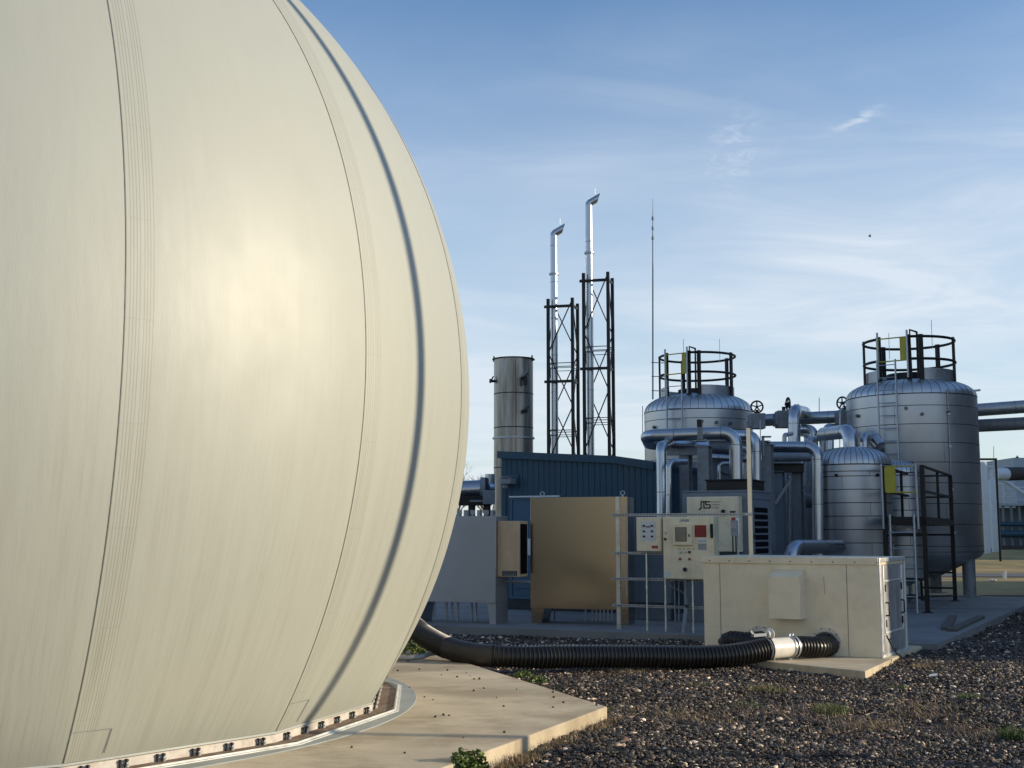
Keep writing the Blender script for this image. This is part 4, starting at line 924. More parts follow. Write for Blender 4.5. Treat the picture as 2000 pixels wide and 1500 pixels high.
# ---------------------------------------------------------------- ladder platform
PF = gr(1812, 1197, .1); PBk = gr(1866, 1174, .1); pu = (PBk - PF).normalized(); pl_ = V(-pu.y, pu.x, 0); PL = (PBk - PF).length; PW = .72
pa = math.atan2(pu.y, pu.x) - PI / 2
pf = thing('access_platform', 'dark brown steel walkway with handrails, leading back from its ladder', 'platform', (PF.x, PF.y, .1), pa)   # local: y runs back, x to the right
dz = at(1812, 1010, PF.y).z - .1; rz_ = at(1808, 908, PF.y).z - .1; mz = (dz + rz_) / 2 + .0
for i, (x, y, top_) in enumerate(((0, 0, rz_ + .0), (-PW, 0, dz), (0, PL, rz_), (-PW, PL, rz_))):
    b = MB(); b.box((x - .04, y - .04, 0), (x + .04, y + .04, top_)); b.box((x - .09, y - .09, 0), (x + .09, y + .09, .015)); b.build('leg', 'brown_steel', pf)
b = MB(); b.box((-PW - .04, -.04, dz - .14), (.04, PL + .04, dz - .02)); b.mi = 1; b.box((-PW - .0, .02, dz - .02), (-.02, PL, dz + .01)); b.build('deck', ['brown_steel', 'black_steel'], pf)
for x, y in ((0, PL / 2), (-PW, PL / 2), (-PW, .08)):
    b = MB(); b.box((x - .025, y - .025, dz), (x + .025, y + .025, rz_)); b.build('rail_post', 'brown_steel', pf)
for z in (rz_ - .02, mz):
    b = MB(); b.bar((0, 0, z), (0, PL, z), .05, .04); b.bar((0, PL, z), (-PW, PL, z), .05, .04); b.bar((-PW, PL, z), (-PW, .05, z), .05, .04); b.build('handrail', 'brown_steel', pf)
b = MB()
for z in (.28, .62, 1.45, 1.7): b.bar((-PW, 0, z), (0, 0, z), .05, .05); b.bar((-PW, PL, z), (0, PL, z), .04, .04)
b.bar((0, 0, .3), (0, PL, .12), .035); b.bar((-PW, 0, .3), (-PW, PL, .12), .035); b.build('bracing', 'brown_steel', pf)
lw = MB()
for x in (-.60, -.16): lw.tube([V(x, -.20, 0), V(x, -.16, dz + .05)], .024, 10)
z = .3
while z < dz: lw.tube([V(-.60, -.19, z), V(-.16, -.19, z)], .013, 8); z += .3
lw.build('ladder', 'galvanised', pf)
b = MB()
for x in (-PW - .02, -.10): b.tube([V(x, -.06, dz - .22), V(x, -.10, rz_ + .03)], .026, 10)
b.build('grab_rail', 'galvanised', pf)
b = MB(); gz1 = rz_ - .02; gz0 = rz_ - .52
b.tube(rounded([(-.10, -.1, gz1), (-PW + .05, -.1, gz1), (-PW + .05, -.1, gz0), (-.10, -.1, gz0)], .04), .014, 8); b.box((-PW + .05, -.108, gz0), (-PW + .24, -.096, gz1)); b.build('gate', 'yellow_paint', pf)

# ---------------------------------------------------------------- pipework
def pipe(name, pts, r, label, rad=None, m='cladding_smooth', n=24, bands=True, cat='pipe', step=.9):
    P = rounded(pts, rad or r * 2.0, 10); b = MB(); b.tube(P, r, n); b.mi = 1
    if bands:
        for p, q_ in zip(pts[:-1], pts[1:]):
            p = Vector(p); q_ = Vector(q_); L_ = (q_ - p).length; d = (q_ - p).normalized(); s = min(r * 2.2, L_ * .3)
            while s < L_ - r * 1.2: c = p + d * s; b.tube([c - d * .006, c + d * .006], r + .0035, n); s += step
    return tag(b.build(name, [m, 'seam_mid']), label, cat)
DA = 23.2
pipe('insulated_pipe', [at(1439, 1180, DA), at(1437, 845, DA), at(1262, 851, DA + .5), at(1268, 866, DA + 1.4), at(1456, 880, DA + 3.4), at(1458, 1150, DA + 3.4)], .122, 'fat silver pipe making a u-turn above the grey chiller and dropping on its right', .24)
pipe('insulated_pipe', [at(1479, 1175, 24.2), at(1477, 851, 24.2), at(1400, 848, 25.0), at(1330, 846, 26)], .095, 'silver pipe turning down right behind the tall channel post', .2)
pipe('insulated_pipe', [at(1294, 1180, 22.4), at(1291, 872, 22.6), at(1312, 864, 24.0)], .095, 'upright silver pipe at the corner of the blue shed', .15)
pipe('insulated_pipe', [at(1308, 1180, 22.0), at(1306, 903, 22.0), at(1340, 902, 22.3)], .055, 'thin silver pipe with a right-angle top beside the upright one', .12)
pipe('insulated_pipe', [at(1474, 873, 25.6), at(1596, 873, 24.8), at(1599, 1168, 24.8)], .115, 'silver pipe crossing above the dark frame and dropping left of the small tank', .22)
pipe('insulated_pipe', [at(1546, 1180, 22.4), at(1545, 1068, 22.4), at(1640, 1068, 23.8)], .13, 'low fat silver elbow just above the lid of the blower enclosure', .26)
pipe('header_pipe', [at(1462, 822, 32.8), at(1680, 812, 31.4)], .165, 'long silver header pipe joining the two large tanks', m='cladding_smooth')
pipe('header_pipe', [at(1880, 803, 31.5), at(2140, 784, 30.4)], .165, 'upper fat pipe leaving the right tank towards the edge', m='galvanised')
pipe('header_pipe', [at(1880, 833, 31.8), at(2140, 820, 30.7)], .165, 'lower dark fat pipe leaving the right tank under the upper one', m='galvanised_dull')
pipe('insulated_pipe', [at(1572, 806, 32), at(1551, 801, 30.8), at(1553, 1150, 30.8)], .155, 'short silver elbow dropping from the header pipe near its middle', .28)
pipe('insulated_pipe', [at(1566, 838, 31.4), at(1589, 838, 31.2), at(1592, 1150, 31.2)], .115, 'silver elbow dropping right beside the one under the header pipe', .2)
pipe('insulated_pipe', [at(1640, 835, 30.8), at(1613, 835, 30.2), at(1616, 1150, 30.2)], .10, 'silver bend standing between the header pipe and the small tank', .2)
pipe('insulated_pipe', [at(1560, 846, 33), at(1577, 846, 32.6), at(1580, 1145, 32.6)], .09, 'slender silver bend behind the elbows under the header pipe', .2)
pipe('vapour_pipe', [at(1662, 890, 25.2), at(1660, 842, 25.2), at(1608, 848, 27)], .148, 'large silver elbow rising from the ribbed tank top and bending left', .30)
pipe('vapour_pipe', [at(1688, 890, 25.6), at(1688, 852, 25.6), at(1712, 852, 27), at(1722, 880, 28)], .085, 'pale bent pipe on the right of the large tank-top elbow', .16)
pipe('thin_pipe', [at(1700, 850, 26.4), at(1718, 872, 26.2)], .13, 'short fat tilted silver pipe stub behind the small tank top')
pipe('thin_pipe', [at(1519, 1165, 26.5), at(1519, 925, 26.5)], .06, 'thin upright silver pipe left inside the dark frame', m='galvanised')
pipe('thin_pipe', [at(1545, 1165, 26.2), at(1545, 930, 26.2)], .045, 'thin upright silver pipe in the middle of the dark frame', m='galvanised')
pipe('thin_pipe', [at(1572, 1165, 26.8), at(1572, 900, 26.8)], .08, 'upright silver pipe right of the dark frame', m='galvanised')
pipe('thin_pipe', [at(1640, 875, 26.2), at(1641, 802, 26.2), at(1652, 786, 27.5)], .010, 'very thin bent rod standing near the handwheel of the right valve', .1, bands=False)
b = MB(); c = at(1573, 978, 26); b.cyl(c, c + V(.2, -.02, 0), .15, 24); b.mi = 1; b.cyl(c + V(.2, -.02, 0), c + V(.26, -.02, 0), .11, 24); tag(b.build('blind_flange', ['galvanised_dull', 'seam_dark']), 'round grey pipe end facing left of the small tank', 'pipe end')
# valves
def valve(px, py, D, wheel, label, face=V(0, -1, 0), s=1):
    c = at(px, py, D); root = thing('valve', label, 'valve', c); b = MB(); b.box((-.17 * s, -.18 * s, -.24 * s), (.17 * s, .18 * s, .14 * s)); b.box((-.21 * s, -.2 * s, -.2 * s), (-.17 * s, .2 * s, .1 * s)); b.build('body', 'galvanised_dull', root, bevel=.01)
    b = MB(); b.cyl((0, 0, .14 * s), (0, 0, .24 * s), .04 * s, 12); b.build('stem', 'black_steel', root)
    if wheel:
        b = MB(); h = V(0, 0, .30 * s) + face * .12; b.ring(h, .145 * s, .022, face, 28, 8); u = face.cross(V(0, 0, 1))
        for k in range(5): a = 2 * PI * k / 5 + .3; b.bar(h, h + (u * math.cos(a) + V(0, 0, 1) * math.sin(a)) * .14 * s, .028)
        b.cyl(h - face * .08, h + face * .03, .04, 12); b.build('handwheel', 'black_steel', root)
    return root
valve(1479, 819, 32.0, True, 'gate valve with a black handwheel seen face-on at the left tank', V(-.2, -.98, 0).normalized(), 1.05)
valve(1531, 815, 31.9, True, 'gate valve with an edge-on handwheel in the middle of the header pipe', V(1, .1, 0).normalized(), 1.15)
valve(1651, 812, 31.0, True, 'gate valve whose handwheel touches the right tank', V(-.75, -.65, 0).normalized(), 1.05)
b = MB(); p = at(1535, 793, 31.9); q_ = at(1556, 794, 31.9); b.tube([p, q_], .014, 8); b.cyl(q_ - V(.06, 0, 0), q_ + V(.06, 0, 0), .06, 12); tag(b.build('valve_rod', 'black_steel'), 'thin black actuator rod running right from the middle handwheel', 'rod')
for px, y0, y1, D, lab in ((1600, 806, 777, 32, 'thin lightning rod on the header pipe'), (1255, 860, 793, 30, 'thin lightning rod left of the left tank'), (1485, 870, 820, 27, 'short thin rod below the handwheel of the left valve'), (1941, 930, 872, 60, 'thin rod above the white columns at the far right')):
    b = MB(); b.tube([at(px, y0, D), at(px, y1, D)], .010 if D < 50 else .02, 6); tag(b.build('lightning_rod', 'galvanised'), lab, 'rod')
for k, (px, ya, yb, D, r, m_, lab) in enumerate(((1563, 878, 1155, 28.6, .075, 'cladding_smooth', 'first in the row of upright pipes behind the dropping elbows, from the left'), (1581, 860, 1155, 29.2, .085, 'cladding_smooth', 'second in the row of upright pipes behind the dropping elbows, from the left'),
        (1606, 850, 1150, 29.6, .07, 'galvanised', 'third in the row of upright pipes behind the dropping elbows, from the left'), (1622, 842, 1150, 29.0, .08, 'cladding_smooth', 'fourth in the row of upright pipes, nearest the small tank'),
        (1532, 850, 1155, 28.2, .05, 'galvanised', 'short upright pipe just left of the black cross beam end'))):
    pipe('riser_pipe', [at(px, yb, D), at(px, ya, D), at(px + 14, ya - 3, D + .6)], r, lab, r * 1.8, m=m_)
pipe('insulated_pipe', [at(1392, 893, 26.8), at(1470, 897, 26.4)], .07, 'slim horizontal pipe low behind the u-turn pipe')
pipe('insulated_pipe', [at(1500, 893, 26.6), at(1590, 892, 26.2)], .10, 'horizontal pipe just above the black cross beam', m='galvanised_dull')
pipe('thin_pipe', [at(1405, 1165, 25.6), at(1405, 905, 25.6), at(1440, 905, 25.6)], .04, 'small bent pipe behind the black fan shroud', .1, bands=False)
pipe('thin_pipe', [at(1318, 1170, 24.4), at(1318, 905, 24.4)], .03, 'slim grey pipe left of the wide columns', bands=False)
b = MB(); c = at(1427, 915, 26.9); b.box((c.x - .5, c.y, c.z - .5), (c.x + .35, c.y + .4, c.z + .22)); b.cyl(c + V(-.1, 0, 0), c + V(-.1, -.12, 0), .13, 16); b.box((c.x + .1, c.y - .06, c.z - .2), (c.x + .28, c.y, c.z + .1)); tag(b.build('pump_housing', 'unit_grey', bevel=.01), 'dark pump housing seen through the gap right of the wide columns', 'pump')
# steel supports
def column(px0, px1, py0, D, label, m='galvanised_dull', zb=.1):
    p = at(px0, py0, D); q_ = at(px1, py0, D); w = (q_ - p).length * .82; c = p.lerp(q_, .5)
    root = thing('support_column', label, 'support', (c.x, c.y, zb), GA, 'galvanised pipe support columns'); H = c.z - zb
    b = MB(); b.box((-w / 2, -w / 2, 0), (w / 2, -w / 2 + .016, H)); b.box((-w / 2, w / 2 - .016, 0), (w / 2, w / 2, H)); b.box((-.008, -w / 2 + .016, 0), (.008, w / 2 - .016, H)); b.build('shaft', m, root, smooth=False)
    b = MB(); b.box((-w * .7, -w * .7, 0), (w * .7, w * .7, .02)); b.box((-w * .65, -w * .65, H), (w * .65, w * .65, H + .018)); b.build('end_plates', m, root, smooth=False)
    return root
column(1327, 1351, 888, 23.6, 'wide galvanised column, left one of the pair above the grey chiller')
column(1362, 1390, 873, 23.0, 'wide galvanised column, right one of the pair above the grey chiller')
column(1487, 1510, 870, 24.6, 'galvanised column right beside the louvred side of the chiller')
column(1511, 1532, 922, 25.4, 'dark column left under the black beam', 'unit_grey')
column(1546, 1568, 922, 25.4, 'dark column right under the black beam', 'unit_grey')
column(1335, 1352, 890, 26.5, 'narrower column standing behind the left pair column')
def beam(p, q_, w, h, label, m='galvanised_dull'):
    b = MB(); b.bar(p, q_, w, .016); d = V(0, 0, h / 2)
    b = MB(); b.bar(Vector(p) + d, Vector(q_) + d, w, .016); b.bar(Vector(p) - d, Vector(q_) - d, w, .016); b.bar(p, q_, .014, h - .016); return tag(b.build('steel_beam', m, smooth=False), label, 'beam')
beam(at(1303, 880, 23.9), at(1372, 879, 23.2), .16, .17, 'short galvanised cross beam over the left column pair')
beam(at(1500, 914, 25.4), at(1570, 914, 25.2), .18, .17, 'black cross beam joining the two dark columns', 'black_steel')
beam(at(1385, 866, 24), at(1500, 866, 25.4), .12, .10, 'long beam running behind the silver pipes')
b = MB(); b.bar(at(1513, 985, 25.3), at(1545, 935, 25.3), .06); b.bar(at(1568, 960, 25.3), at(1595, 930, 25.3), .06); tag(b.build('cross_brace', 'galvanised_dull'), 'diagonal braces of the dark pipe frame', 'brace')
b = MB(); c = at(1365, 845, 23); b.box((c.x - .05, c.y - .16, c.z - .13), (c.x + .05, c.y - .13, c.z + .17)); b.box((c.x - .05, c.y - .13, c.z - .17), (c.x + .13, c.y + .1, c.z - .13)); c = at(1362, 829, 23); b.mi = 1; b.box((c.x - .03, c.y - .17, c.z - .06), (c.x + .05, c.y - .13, c.z + .08))
tag(b.build('pipe_clamp', ['galvanised_dull', 'black_steel']), 'upright bracket holding the fat u-turn pipe', 'bracket')
b = MB(); c = at(1498, 862, 24.5); b.box((c.x - .09, c.y, c.z - .3), (c.x - .05, c.y + .1, c.z + .11)); b.box((c.x - .09, c.y, c.z + .08), (c.x + .09, c.y + .1, c.z + .11)); tag(b.build('pipe_hanger', 'galvanised_dull'), 'angled hanger bracket on top of the column by the chiller', 'bracket')
# dark machinery filling the gap behind the chiller
mc = thing('heat_exchanger', 'dark blue-grey heat exchanger standing between the pipe frames', 'machine', tuple(at(1420, 1000, 28.5).xy) + (.1,), GA)
b = MB(); b.box((-1.2, 0, .3), (2.6, .9, 3.15)); b.build('body', 'unit_grey', mc, bevel=.02)
b = MB()
for k in range(9): b.box((-1.15 + k * .42, -.03, .3), (-1.09 + k * .42, 0, 3.15))
b.build('ribs', 'galvanised_dull', mc)
b = MB(); b.box((-1.1, .1, 0), (-.9, .8, .3)); b.box((2.3, .1, 0), (2.5, .8, .3)); b.build('feet', 'black_steel', mc)
b = MB(); p = at(1229, 1015, 21.6); b.box((0, 0, .3), (.75, .4, p.z - .05)); b.box((.05, .1, 0), (.7, .3, .3)); o = tag(b.build('transformer_cabinet', 'unit_grey', bevel=.01), 'dark grey cabinet behind the small control box', 'cabinet'); o.location = (p.x, p.y, .1); o.rotation_euler = (0, 0, GA)

# ---------------------------------------------------------------- loose things
def plank(x0, y0, x1, y1, wpx, label):
    p = gr(x0, y0, .12); q_ = gr(x1, y1, .12); d = (q_ - p); L_ = d.length
    b = MB(); b.box((0, -.07, 0), (L_, .07, .04)); o = tag(b.build('wooden_plank', 'wood', bevel=.004), label, 'plank', 'planks lying on the slab'); o.location = (p.x, p.y, .101); o.rotation_euler = (0, 0, math.atan2(d.y, d.x)); return o
plank(1847, 1228, 1861, 1203, 1, 'shorter weathered plank, the left one on the slab')
plank(1858, 1231, 1915, 1205, 1, 'longer weathered plank, the right one on the slab')
b = MB(); P = [gr(770, 1285, .17), gr(820, 1285, .17), gr(845, 1274, .2), gr(880, 1276, .2)]; b.tube(rounded(P, .3), .03, 10); p = gr(797, 1292, .12); b.box((p.x - .02, p.y - .02, .12), (p.x + .02, p.y + .02, .24)); tag(b.build('conduit', 'galvanised_dull'), 'grey conduit lying on the pad under the black hose', 'conduit')
# bird
b = MB(); c = at(1699, 462, 60); b.tube([c + V(-.07, 0, 0), c + V(-.03, 0, .006), c + V(.035, 0, .0), c + V(.07, 0, .012)], [.006, .028, .025, .006], 8)
for s in (-1, 1): b.add([c + V(-.03, 0, 0), c + V(.035, 0, 0), c + V(.02, s * .08, .08), c + V(-.03, s * .13, .11)], [(0, 1, 2, 3)])
tag(b.build('bird', 'black_steel'), 'tiny dark bird flying in the sky above the right tank', 'bird')

# ---------------------------------------------------------------- far right: other plant, lamp, fence
def gnd(px, D): p = at(px, 1040, D); return V(p.x, D, fz(p.x, D))
def scrub(px, D, r, H, label):
    g = gnd(px, D); z1 = at(px, 902, D).z
    o = thing('scrubber_column', label, 'column vessel', g, 0, 'white column vessels at the far right'); h = H - g.z
    b = MB(); b.lathe([(r * .7, 0), (r, .35), (r, h - .25), (r * .8, h - .06), (.02, h)], 24); b.build('vessel', 'white_paint', o); b = MB(); b.tube([V(r * .8, -.1, h - .3), V(r * 2.2, -.1, h - .35), V(r * 2.4, -.1, h - 1)], .06, 10); b.build('outlet', 'white_paint', o); return o
scrub(1926, 68, .24, at(1926, 901, 68).z, 'tall slim white column vessel right beside the large tank')
scrub(1943, 70, .24, at(1943, 935, 70).z, 'shorter pale column vessel behind the tall white one')
b = MB(); p0 = gnd(1903, 60); pz = at(1903, 897, 60).z; x1_ = at(1945, 900, 60).x; b.bar((p0.x - .6, 60, pz), (x1_ + .05, 60, pz), .10, .10); b.bar((x1_, 60, .2), (x1_, 60, pz), .10, .10); b.bar((p0.x - .6, 60, .2), (p0.x - .6, 60, pz), .1); tag(b.build('pipe_portal', 'black_steel'), 'thin black steel portal frame around the white columns', 'frame')
fbld = thing('far_plant_building', 'pale panelled plant building at the right edge far behind the lawn', 'building', gnd(1986, 78)); h = at(1990, 913, 78).z
b = MB(); b.box((0, 0, 0), (14, 8, h)); b.build('wall', 'far_building', fbld, smooth=False)
b = MB()
for k in range(6): b.box((-.01, -.03, .6 + k * .8), (14, -.002, .66 + k * .8))
b.build('wall_trim', 'white_paint', fbld, smooth=False)
p = at(1942, 927, 72); q_ = at(1986, 925, 73); m_ = p.lerp(q_, .55); b = MB(); b.tube([p, m_], .35, 20); b.mi = 1; b.tube([m_, q_ + V(.3, 0, 0)], .40, 20); tag(b.build('air_duct', ['white_paint', 'far_brown']), 'grey-green duct with a brown sleeve running into the pale building', 'duct')
fh = thing('equipment_shelter', 'low blue-grey shelter with pipes behind the lawn at the right', 'shelter', gnd(1944, 76))
b = MB(); hh = at(1960, 985, 76).z; 
for k in range(10): b.box((k * .5, 0, 0), (k * .5 + .12, .12, hh - .6))
b.box((0, 1.5, 0), (5, 1.7, hh - .8)); b.build('posts', 'unit_grey', fh); b = MB(); b.box((-.3, -.2, hh - .7), (5.2, 2, hh - .55)); b.build('roof', 'far_building', fh)
b = MB(); b.tube([V(0, -.3, .9), V(5, -.3, .9)], .22, 12); b.tube([V(0, -.3, 1.5), V(5, -.3, 1.5)], .14, 12); b.build('pipes', 'blue_paint', fh)
b = MB()
for z in (hh - .2, hh + .25): b.tube([V(-.2, -.2, z), V(5.2, -.2, z)], .03, 6)
for k in range(8): b.tube([V(-.2 + k * .75, -.2, hh - .6), V(-.2 + k * .75, -.2, hh + .25)], .03, 6)
b.build('railing', 'white_paint', fh)
b = MB(); b.tube([V(-.2, -.6, 4.6), V(3.6, -.6, 2.0)], .12, 8); b.build('chute', 'white_paint', fh)
b = MB(); b.box((0, 0, 0), (9, .35, .4)); b.build('kerb_wall', 'far_brown', fh).location = (-3, -1.2, -.2)
lp = gnd(1994, 90); ls = thing('street_lamp', 'small lantern street lamp rising above the far pale building', 'street lamp', lp); hz_ = at(1994, 899, 90).z - lp.z
b = MB(); b.tube([(0, 0, 0), (0, 0, hz_)], .06, 10); b.build('pole', 'black_steel', ls); b = MB(); b.lathe([(.05, 0), (.16, .22), (.22, .24), (.06, .36), (.02, .46)], 12, V(0, 0, hz_ - .1)); b.build('lantern', 'black_steel', ls)
for px, D in ((1974, 43.6),):
    p = gr(px, 1133, 0); p = V(p.x, 41.2 + 1.4, 0); b = MB(); b.box((-.05, -.05, 0), (.05, .05, .27)); b.box((-.055, -.055, .27), (.055, .055, .29)); o = tag(b.build('marker_post', 'white_paint', bevel=.01), 'short pale marker post beside the far road', 'post'); o.location = V(p.x, p.y, 0)
for k, px in enumerate((1923, 1929)):
    p = at(px, 1133, 41.5); b = MB(); b.lathe([(.02, 0), (.055, .02), (.06, .05), (.035, .08), (.005, .09)], 10); o = tag(b.build('white_stone', 'white_plastic'), ('left' if k == 0 else 'right') + ' one of two small white lumps beside the far road', 'stone'); o.location = (p.x, 40.9, .0)
b = MB(); p = at(1700, 925, 95); b.bar(V(14, 92, at(1900, 909, 92).z), V(60, 92, at(1900, 909, 92).z), .15, .2)
for x in range(14, 60, 6): b.bar(V(x, 92, .5), V(x, 92, at(1900, 909, 92).z), .15)
tag(b.build('pipe_bridge', 'far_building'), 'distant thin pipe bridge crossing behind the white columns', 'pipe bridge')

# bare trees
def bare_tree(x, y, H, seed, label, m='twigs', depth=6, spread=.5):
    rd = random.Random(seed); root = thing('bare_tree', label, 'tree', (x, y, 0)); tb = MB(); cb = MB()
    def grow(p, d, L_, r, k):
        q_ = p + d * L_; (tb if k < 2 else cb).tube([p, p.lerp(q_, .5) + V(rd.uniform(-.04, .04), rd.uniform(-.04, .04), 0) * L_, q_], [r, r * .85, r * .7], 5 if k > 1 else 8, cap=False)
        if k >= depth: return
        for _ in range(3 if k else 4):
            nd_ = (d + V(rd.uniform(-1, 1), rd.uniform(-1, 1), rd.uniform(-.25, .7)) * spread * 1.3).normalized(); grow(p.lerp(q_, rd.uniform(.55, 1)), nd_, L_ * rd.uniform(.62, .82), r * .58, k + 1)
    grow(V(0, 0, 0), V(0, 0, 1), H * .27, H * .018, 0); tb.build('trunk', 'bark', root); cb.build('crown', m, root)
t_ = [(-5.4, 112, 10.3, 3, 'bare winter tree far behind, beside the dome edge'), (-2.0, 118, 9.3, 4, 'second bare winter tree far behind, next to the chimney')]
for a_ in t_: bare_tree(*a_)
for i, (px, D, H) in enumerate(((1950, 98, 7.2), (1962, 100, 6.8), (1975, 104, 7.4))):
    bare_tree(at(px, 1000, D).x, D, H, 20 + i, ('left', 'middle', 'right')[i] + ' of three brown bare trees behind the shelter at the far right', 'twigs', 6)
# distant tree belt
hb_ = MB(); rd = random.Random(5)
for i in range(16000):
    x = rd.uniform(-140, 260); y = rd.uniform(330, 380); h_ = 5.2 * (1 + .25 * math.sin(x * .07) + .15 * math.sin(x * .31)); s = rd.uniform(.5, 1.3); z = .3 + h_ * rd.random() ** 1.6
    a, b_, c_ = [V(rd.uniform(-s, s), rd.uniform(-s, s), rd.uniform(-s, s)) + V(x, y, z) for _ in range(3)]; hb_.add([a, b_, c_], [(0, 1, 2)])
kind(hb_.build('distant_woods', 'twigs', smooth=False), 'stuff', 'low brown belt of woods along the horizon', 'woods')

# ---------------------------------------------------------------- gravel, pebbles, weeds
def mesh_np(name, verts, faces, m, cols=None):
    me = bpy.data.meshes.new(name); nv, nf = len(verts), len(faces); k = faces.shape[1]
    me.vertices.add(nv); me.vertices.foreach_set('co', verts.astype(np.float32).ravel())
    me.loops.add(nf * k); me.loops.foreach_set('vertex_index', faces.astype(np.int32).ravel())
    me.polygons.add(nf); me.polygons.foreach_set('loop_start', (np.arange(nf) * k).astype(np.int32)); me.polygons.foreach_set('loop_total', np.full(nf, k, np.int32))
    me.update(calc_edges=True); me.validate()
    if cols is not None:
        ca = me.color_attributes.new('tint', 'FLOAT_COLOR', 'POINT'); ca.data.foreach_set('color', cols.astype(np.float32).ravel())
    me.materials.append(MATS[m]); o = bpy.data.objects.new(name, me); C.objects.link(o); return o
ph = (1 + 5 ** .5) / 2
ICO = np.array([(-1, ph, 0), (1, ph, 0), (-1, -ph, 0), (1, -ph, 0), (0, -1, ph), (0, 1, ph), (0, -1, -ph), (0, 1, -ph), (ph, 0, -1), (ph, 0, 1), (-ph, 0, -1), (-ph, 0, 1)]) / 1.9
ICF = np.array([(0, 11, 5), (0, 5, 1), (0, 1, 7), (0, 7, 10), (0, 10, 11), (1, 5, 9), (5, 11, 4), (11, 10, 2), (10, 7, 6), (7, 1, 8), (3, 9, 4), (3, 4, 2), (3, 2, 6), (3, 6, 8), (3, 8, 9), (4, 9, 5), (2, 4, 11), (6, 2, 10), (8, 6, 7), (9, 8, 1)])
def stones(n, xr, yr, smin, smax, zl, maxpx=True):
    x = rng.uniform(*xr, n); y = rng.uniform(*yr, n)
    ok = ~inside(oct_, x, y) & ~inside(pad_poly, x, y) & (x < .50 * y + 1.2) & (x > -.25 * y)
    ok &= ~inside(es_poly, x, y); return x[ok], y[ok]
X_, Y_ = [], []
for n, xr, yr in ((72000, (-2.2, 5.6), (7.0, 12.2)), (112000, (-2.8, 9.2), (12.2, 19.8)), (14000, (5.5, 12), (18, 27))):
    a, c = stones(n, xr, yr, 0, 0, 0); X_.append(a); Y_.append(c)
X_ = np.concatenate(X_); Y_ = np.concatenate(Y_); N = len(X_)
patch = np.sin(X_ * 1.9 + 1.3 * np.sin(Y_ * .8)) * np.sin(Y_ * 1.35 + .9 * np.sin(X_ * 1.1)) + .5 * np.sin(X_ * 5.3 + Y_ * 2) * np.sin(Y_ * 4.7 - X_)
keep = rng.uniform(0, 1, N) > np.clip((patch - .35) * 1.3, 0, .75); X_, Y_, patch = X_[keep], Y_[keep], patch[keep]; N = len(X_)
sz = .0124 * np.exp(rng.normal(0, .40, N)) * (1 + .02 * np.maximum(0, Y_ - 9)); sz = np.clip(sz, .008, .045)
def relief(x, y): return .03 * np.sin(x * 1.3 + y * .7) * np.sin(y * .9 - x * .4) + .018 * np.sin(x * 4.1 + 1) * np.sin(y * 3.3)
def scatter(name, X, Y, Z, sz, cols, m='stone', flat=.52):
    N = len(X); base = ICO[None] * (1 + rng.normal(0, .16, (N, 12, 1))) + rng.normal(0, .10, (N, 12, 3))
    sc = sz[:, None] * np.stack([rng.uniform(.75, 1.45, N), rng.uniform(.7, 1.1, N), rng.uniform(flat - .2, flat + .2, N)], 1)
    v = base * sc[:, None]
    a = rng.uniform(0, 2 * PI, N); tl = rng.normal(0, .45, N); ca, sa = np.cos(a)[:, None], np.sin(a)[:, None]; ct, st = np.cos(tl)[:, None], np.sin(tl)[:, None]
    x, y, z = v[..., 0], v[..., 1], v[..., 2]; y, z = y * ct - z * st, y * st + z * ct; x, y = x * ca - y * sa, x * sa + y * ca
    v = np.stack([x + X[:, None], y + Y[:, None], z + Z[:, None]], -1).reshape(-1, 3)
    f = (ICF[None] + (np.arange(N) * 12)[:, None, None]).reshape(-1, 3)
    c = np.repeat(np.concatenate([cols, np.ones((N, 1))], 1), 12, 0)
    return mesh_np(name, v, f, m, c)
pal = np.array([(.014, .014, .017), (.030, .030, .031), (.055, .052, .05), (.11, .10, .09), (.20, .17, .14), (.42, .38, .32), (.75, .70, .62), (.09, .06, .045)])
ci = rng.choice(len(pal), N, p=[.28, .28, .17, .10, .06, .045, .02, .045]); cols = pal[ci] * np.exp(rng.normal(0, .2, (N, 1))) * np.array([1.2, 1.0, .82]); cols = cols * (1 - .35 * np.clip(patch, 0, 1)[:, None]) + np.array([.10, .075, .05]) * .35 * np.clip(patch, 0, 1)[:, None]
Zs = np.clip(relief(X_, Y_), -.02, .05) * np.clip((Y_ - 6) / 2, 0, 1) + rng.uniform(-.008, .012, N)
kind(scatter('gravel', X_, Y_, Zs, sz, cols), 'stuff', 'dark mixed gravel covering the yard', 'gravel')
# soil relief under the stones
gx = np.linspace(-4, 13, 120); gy = np.linspace(6.2, 27, 130); GX, GY = np.meshgrid(gx, gy); GZ = np.clip(relief(GX, GY), -.02, .05) * np.clip((GY - 6) / 2, 0, 1) - .014
ok = inside(pad_poly, GX, GY); GZ = np.where(ok, -.028, GZ)
vv = np.stack([GX, GY, GZ], -1).reshape(-1, 3); nx_ = len(gx); ii = np.arange(len(gy) - 1)[:, None] * nx_ + np.arange(nx_ - 1)[None]; ff = np.stack([ii, ii + 1, ii + nx_ + 1, ii + nx_], -1).reshape(-1, 4)
kind(mesh_np('gravel_bed', vv, ff, 'gravel_soil'))
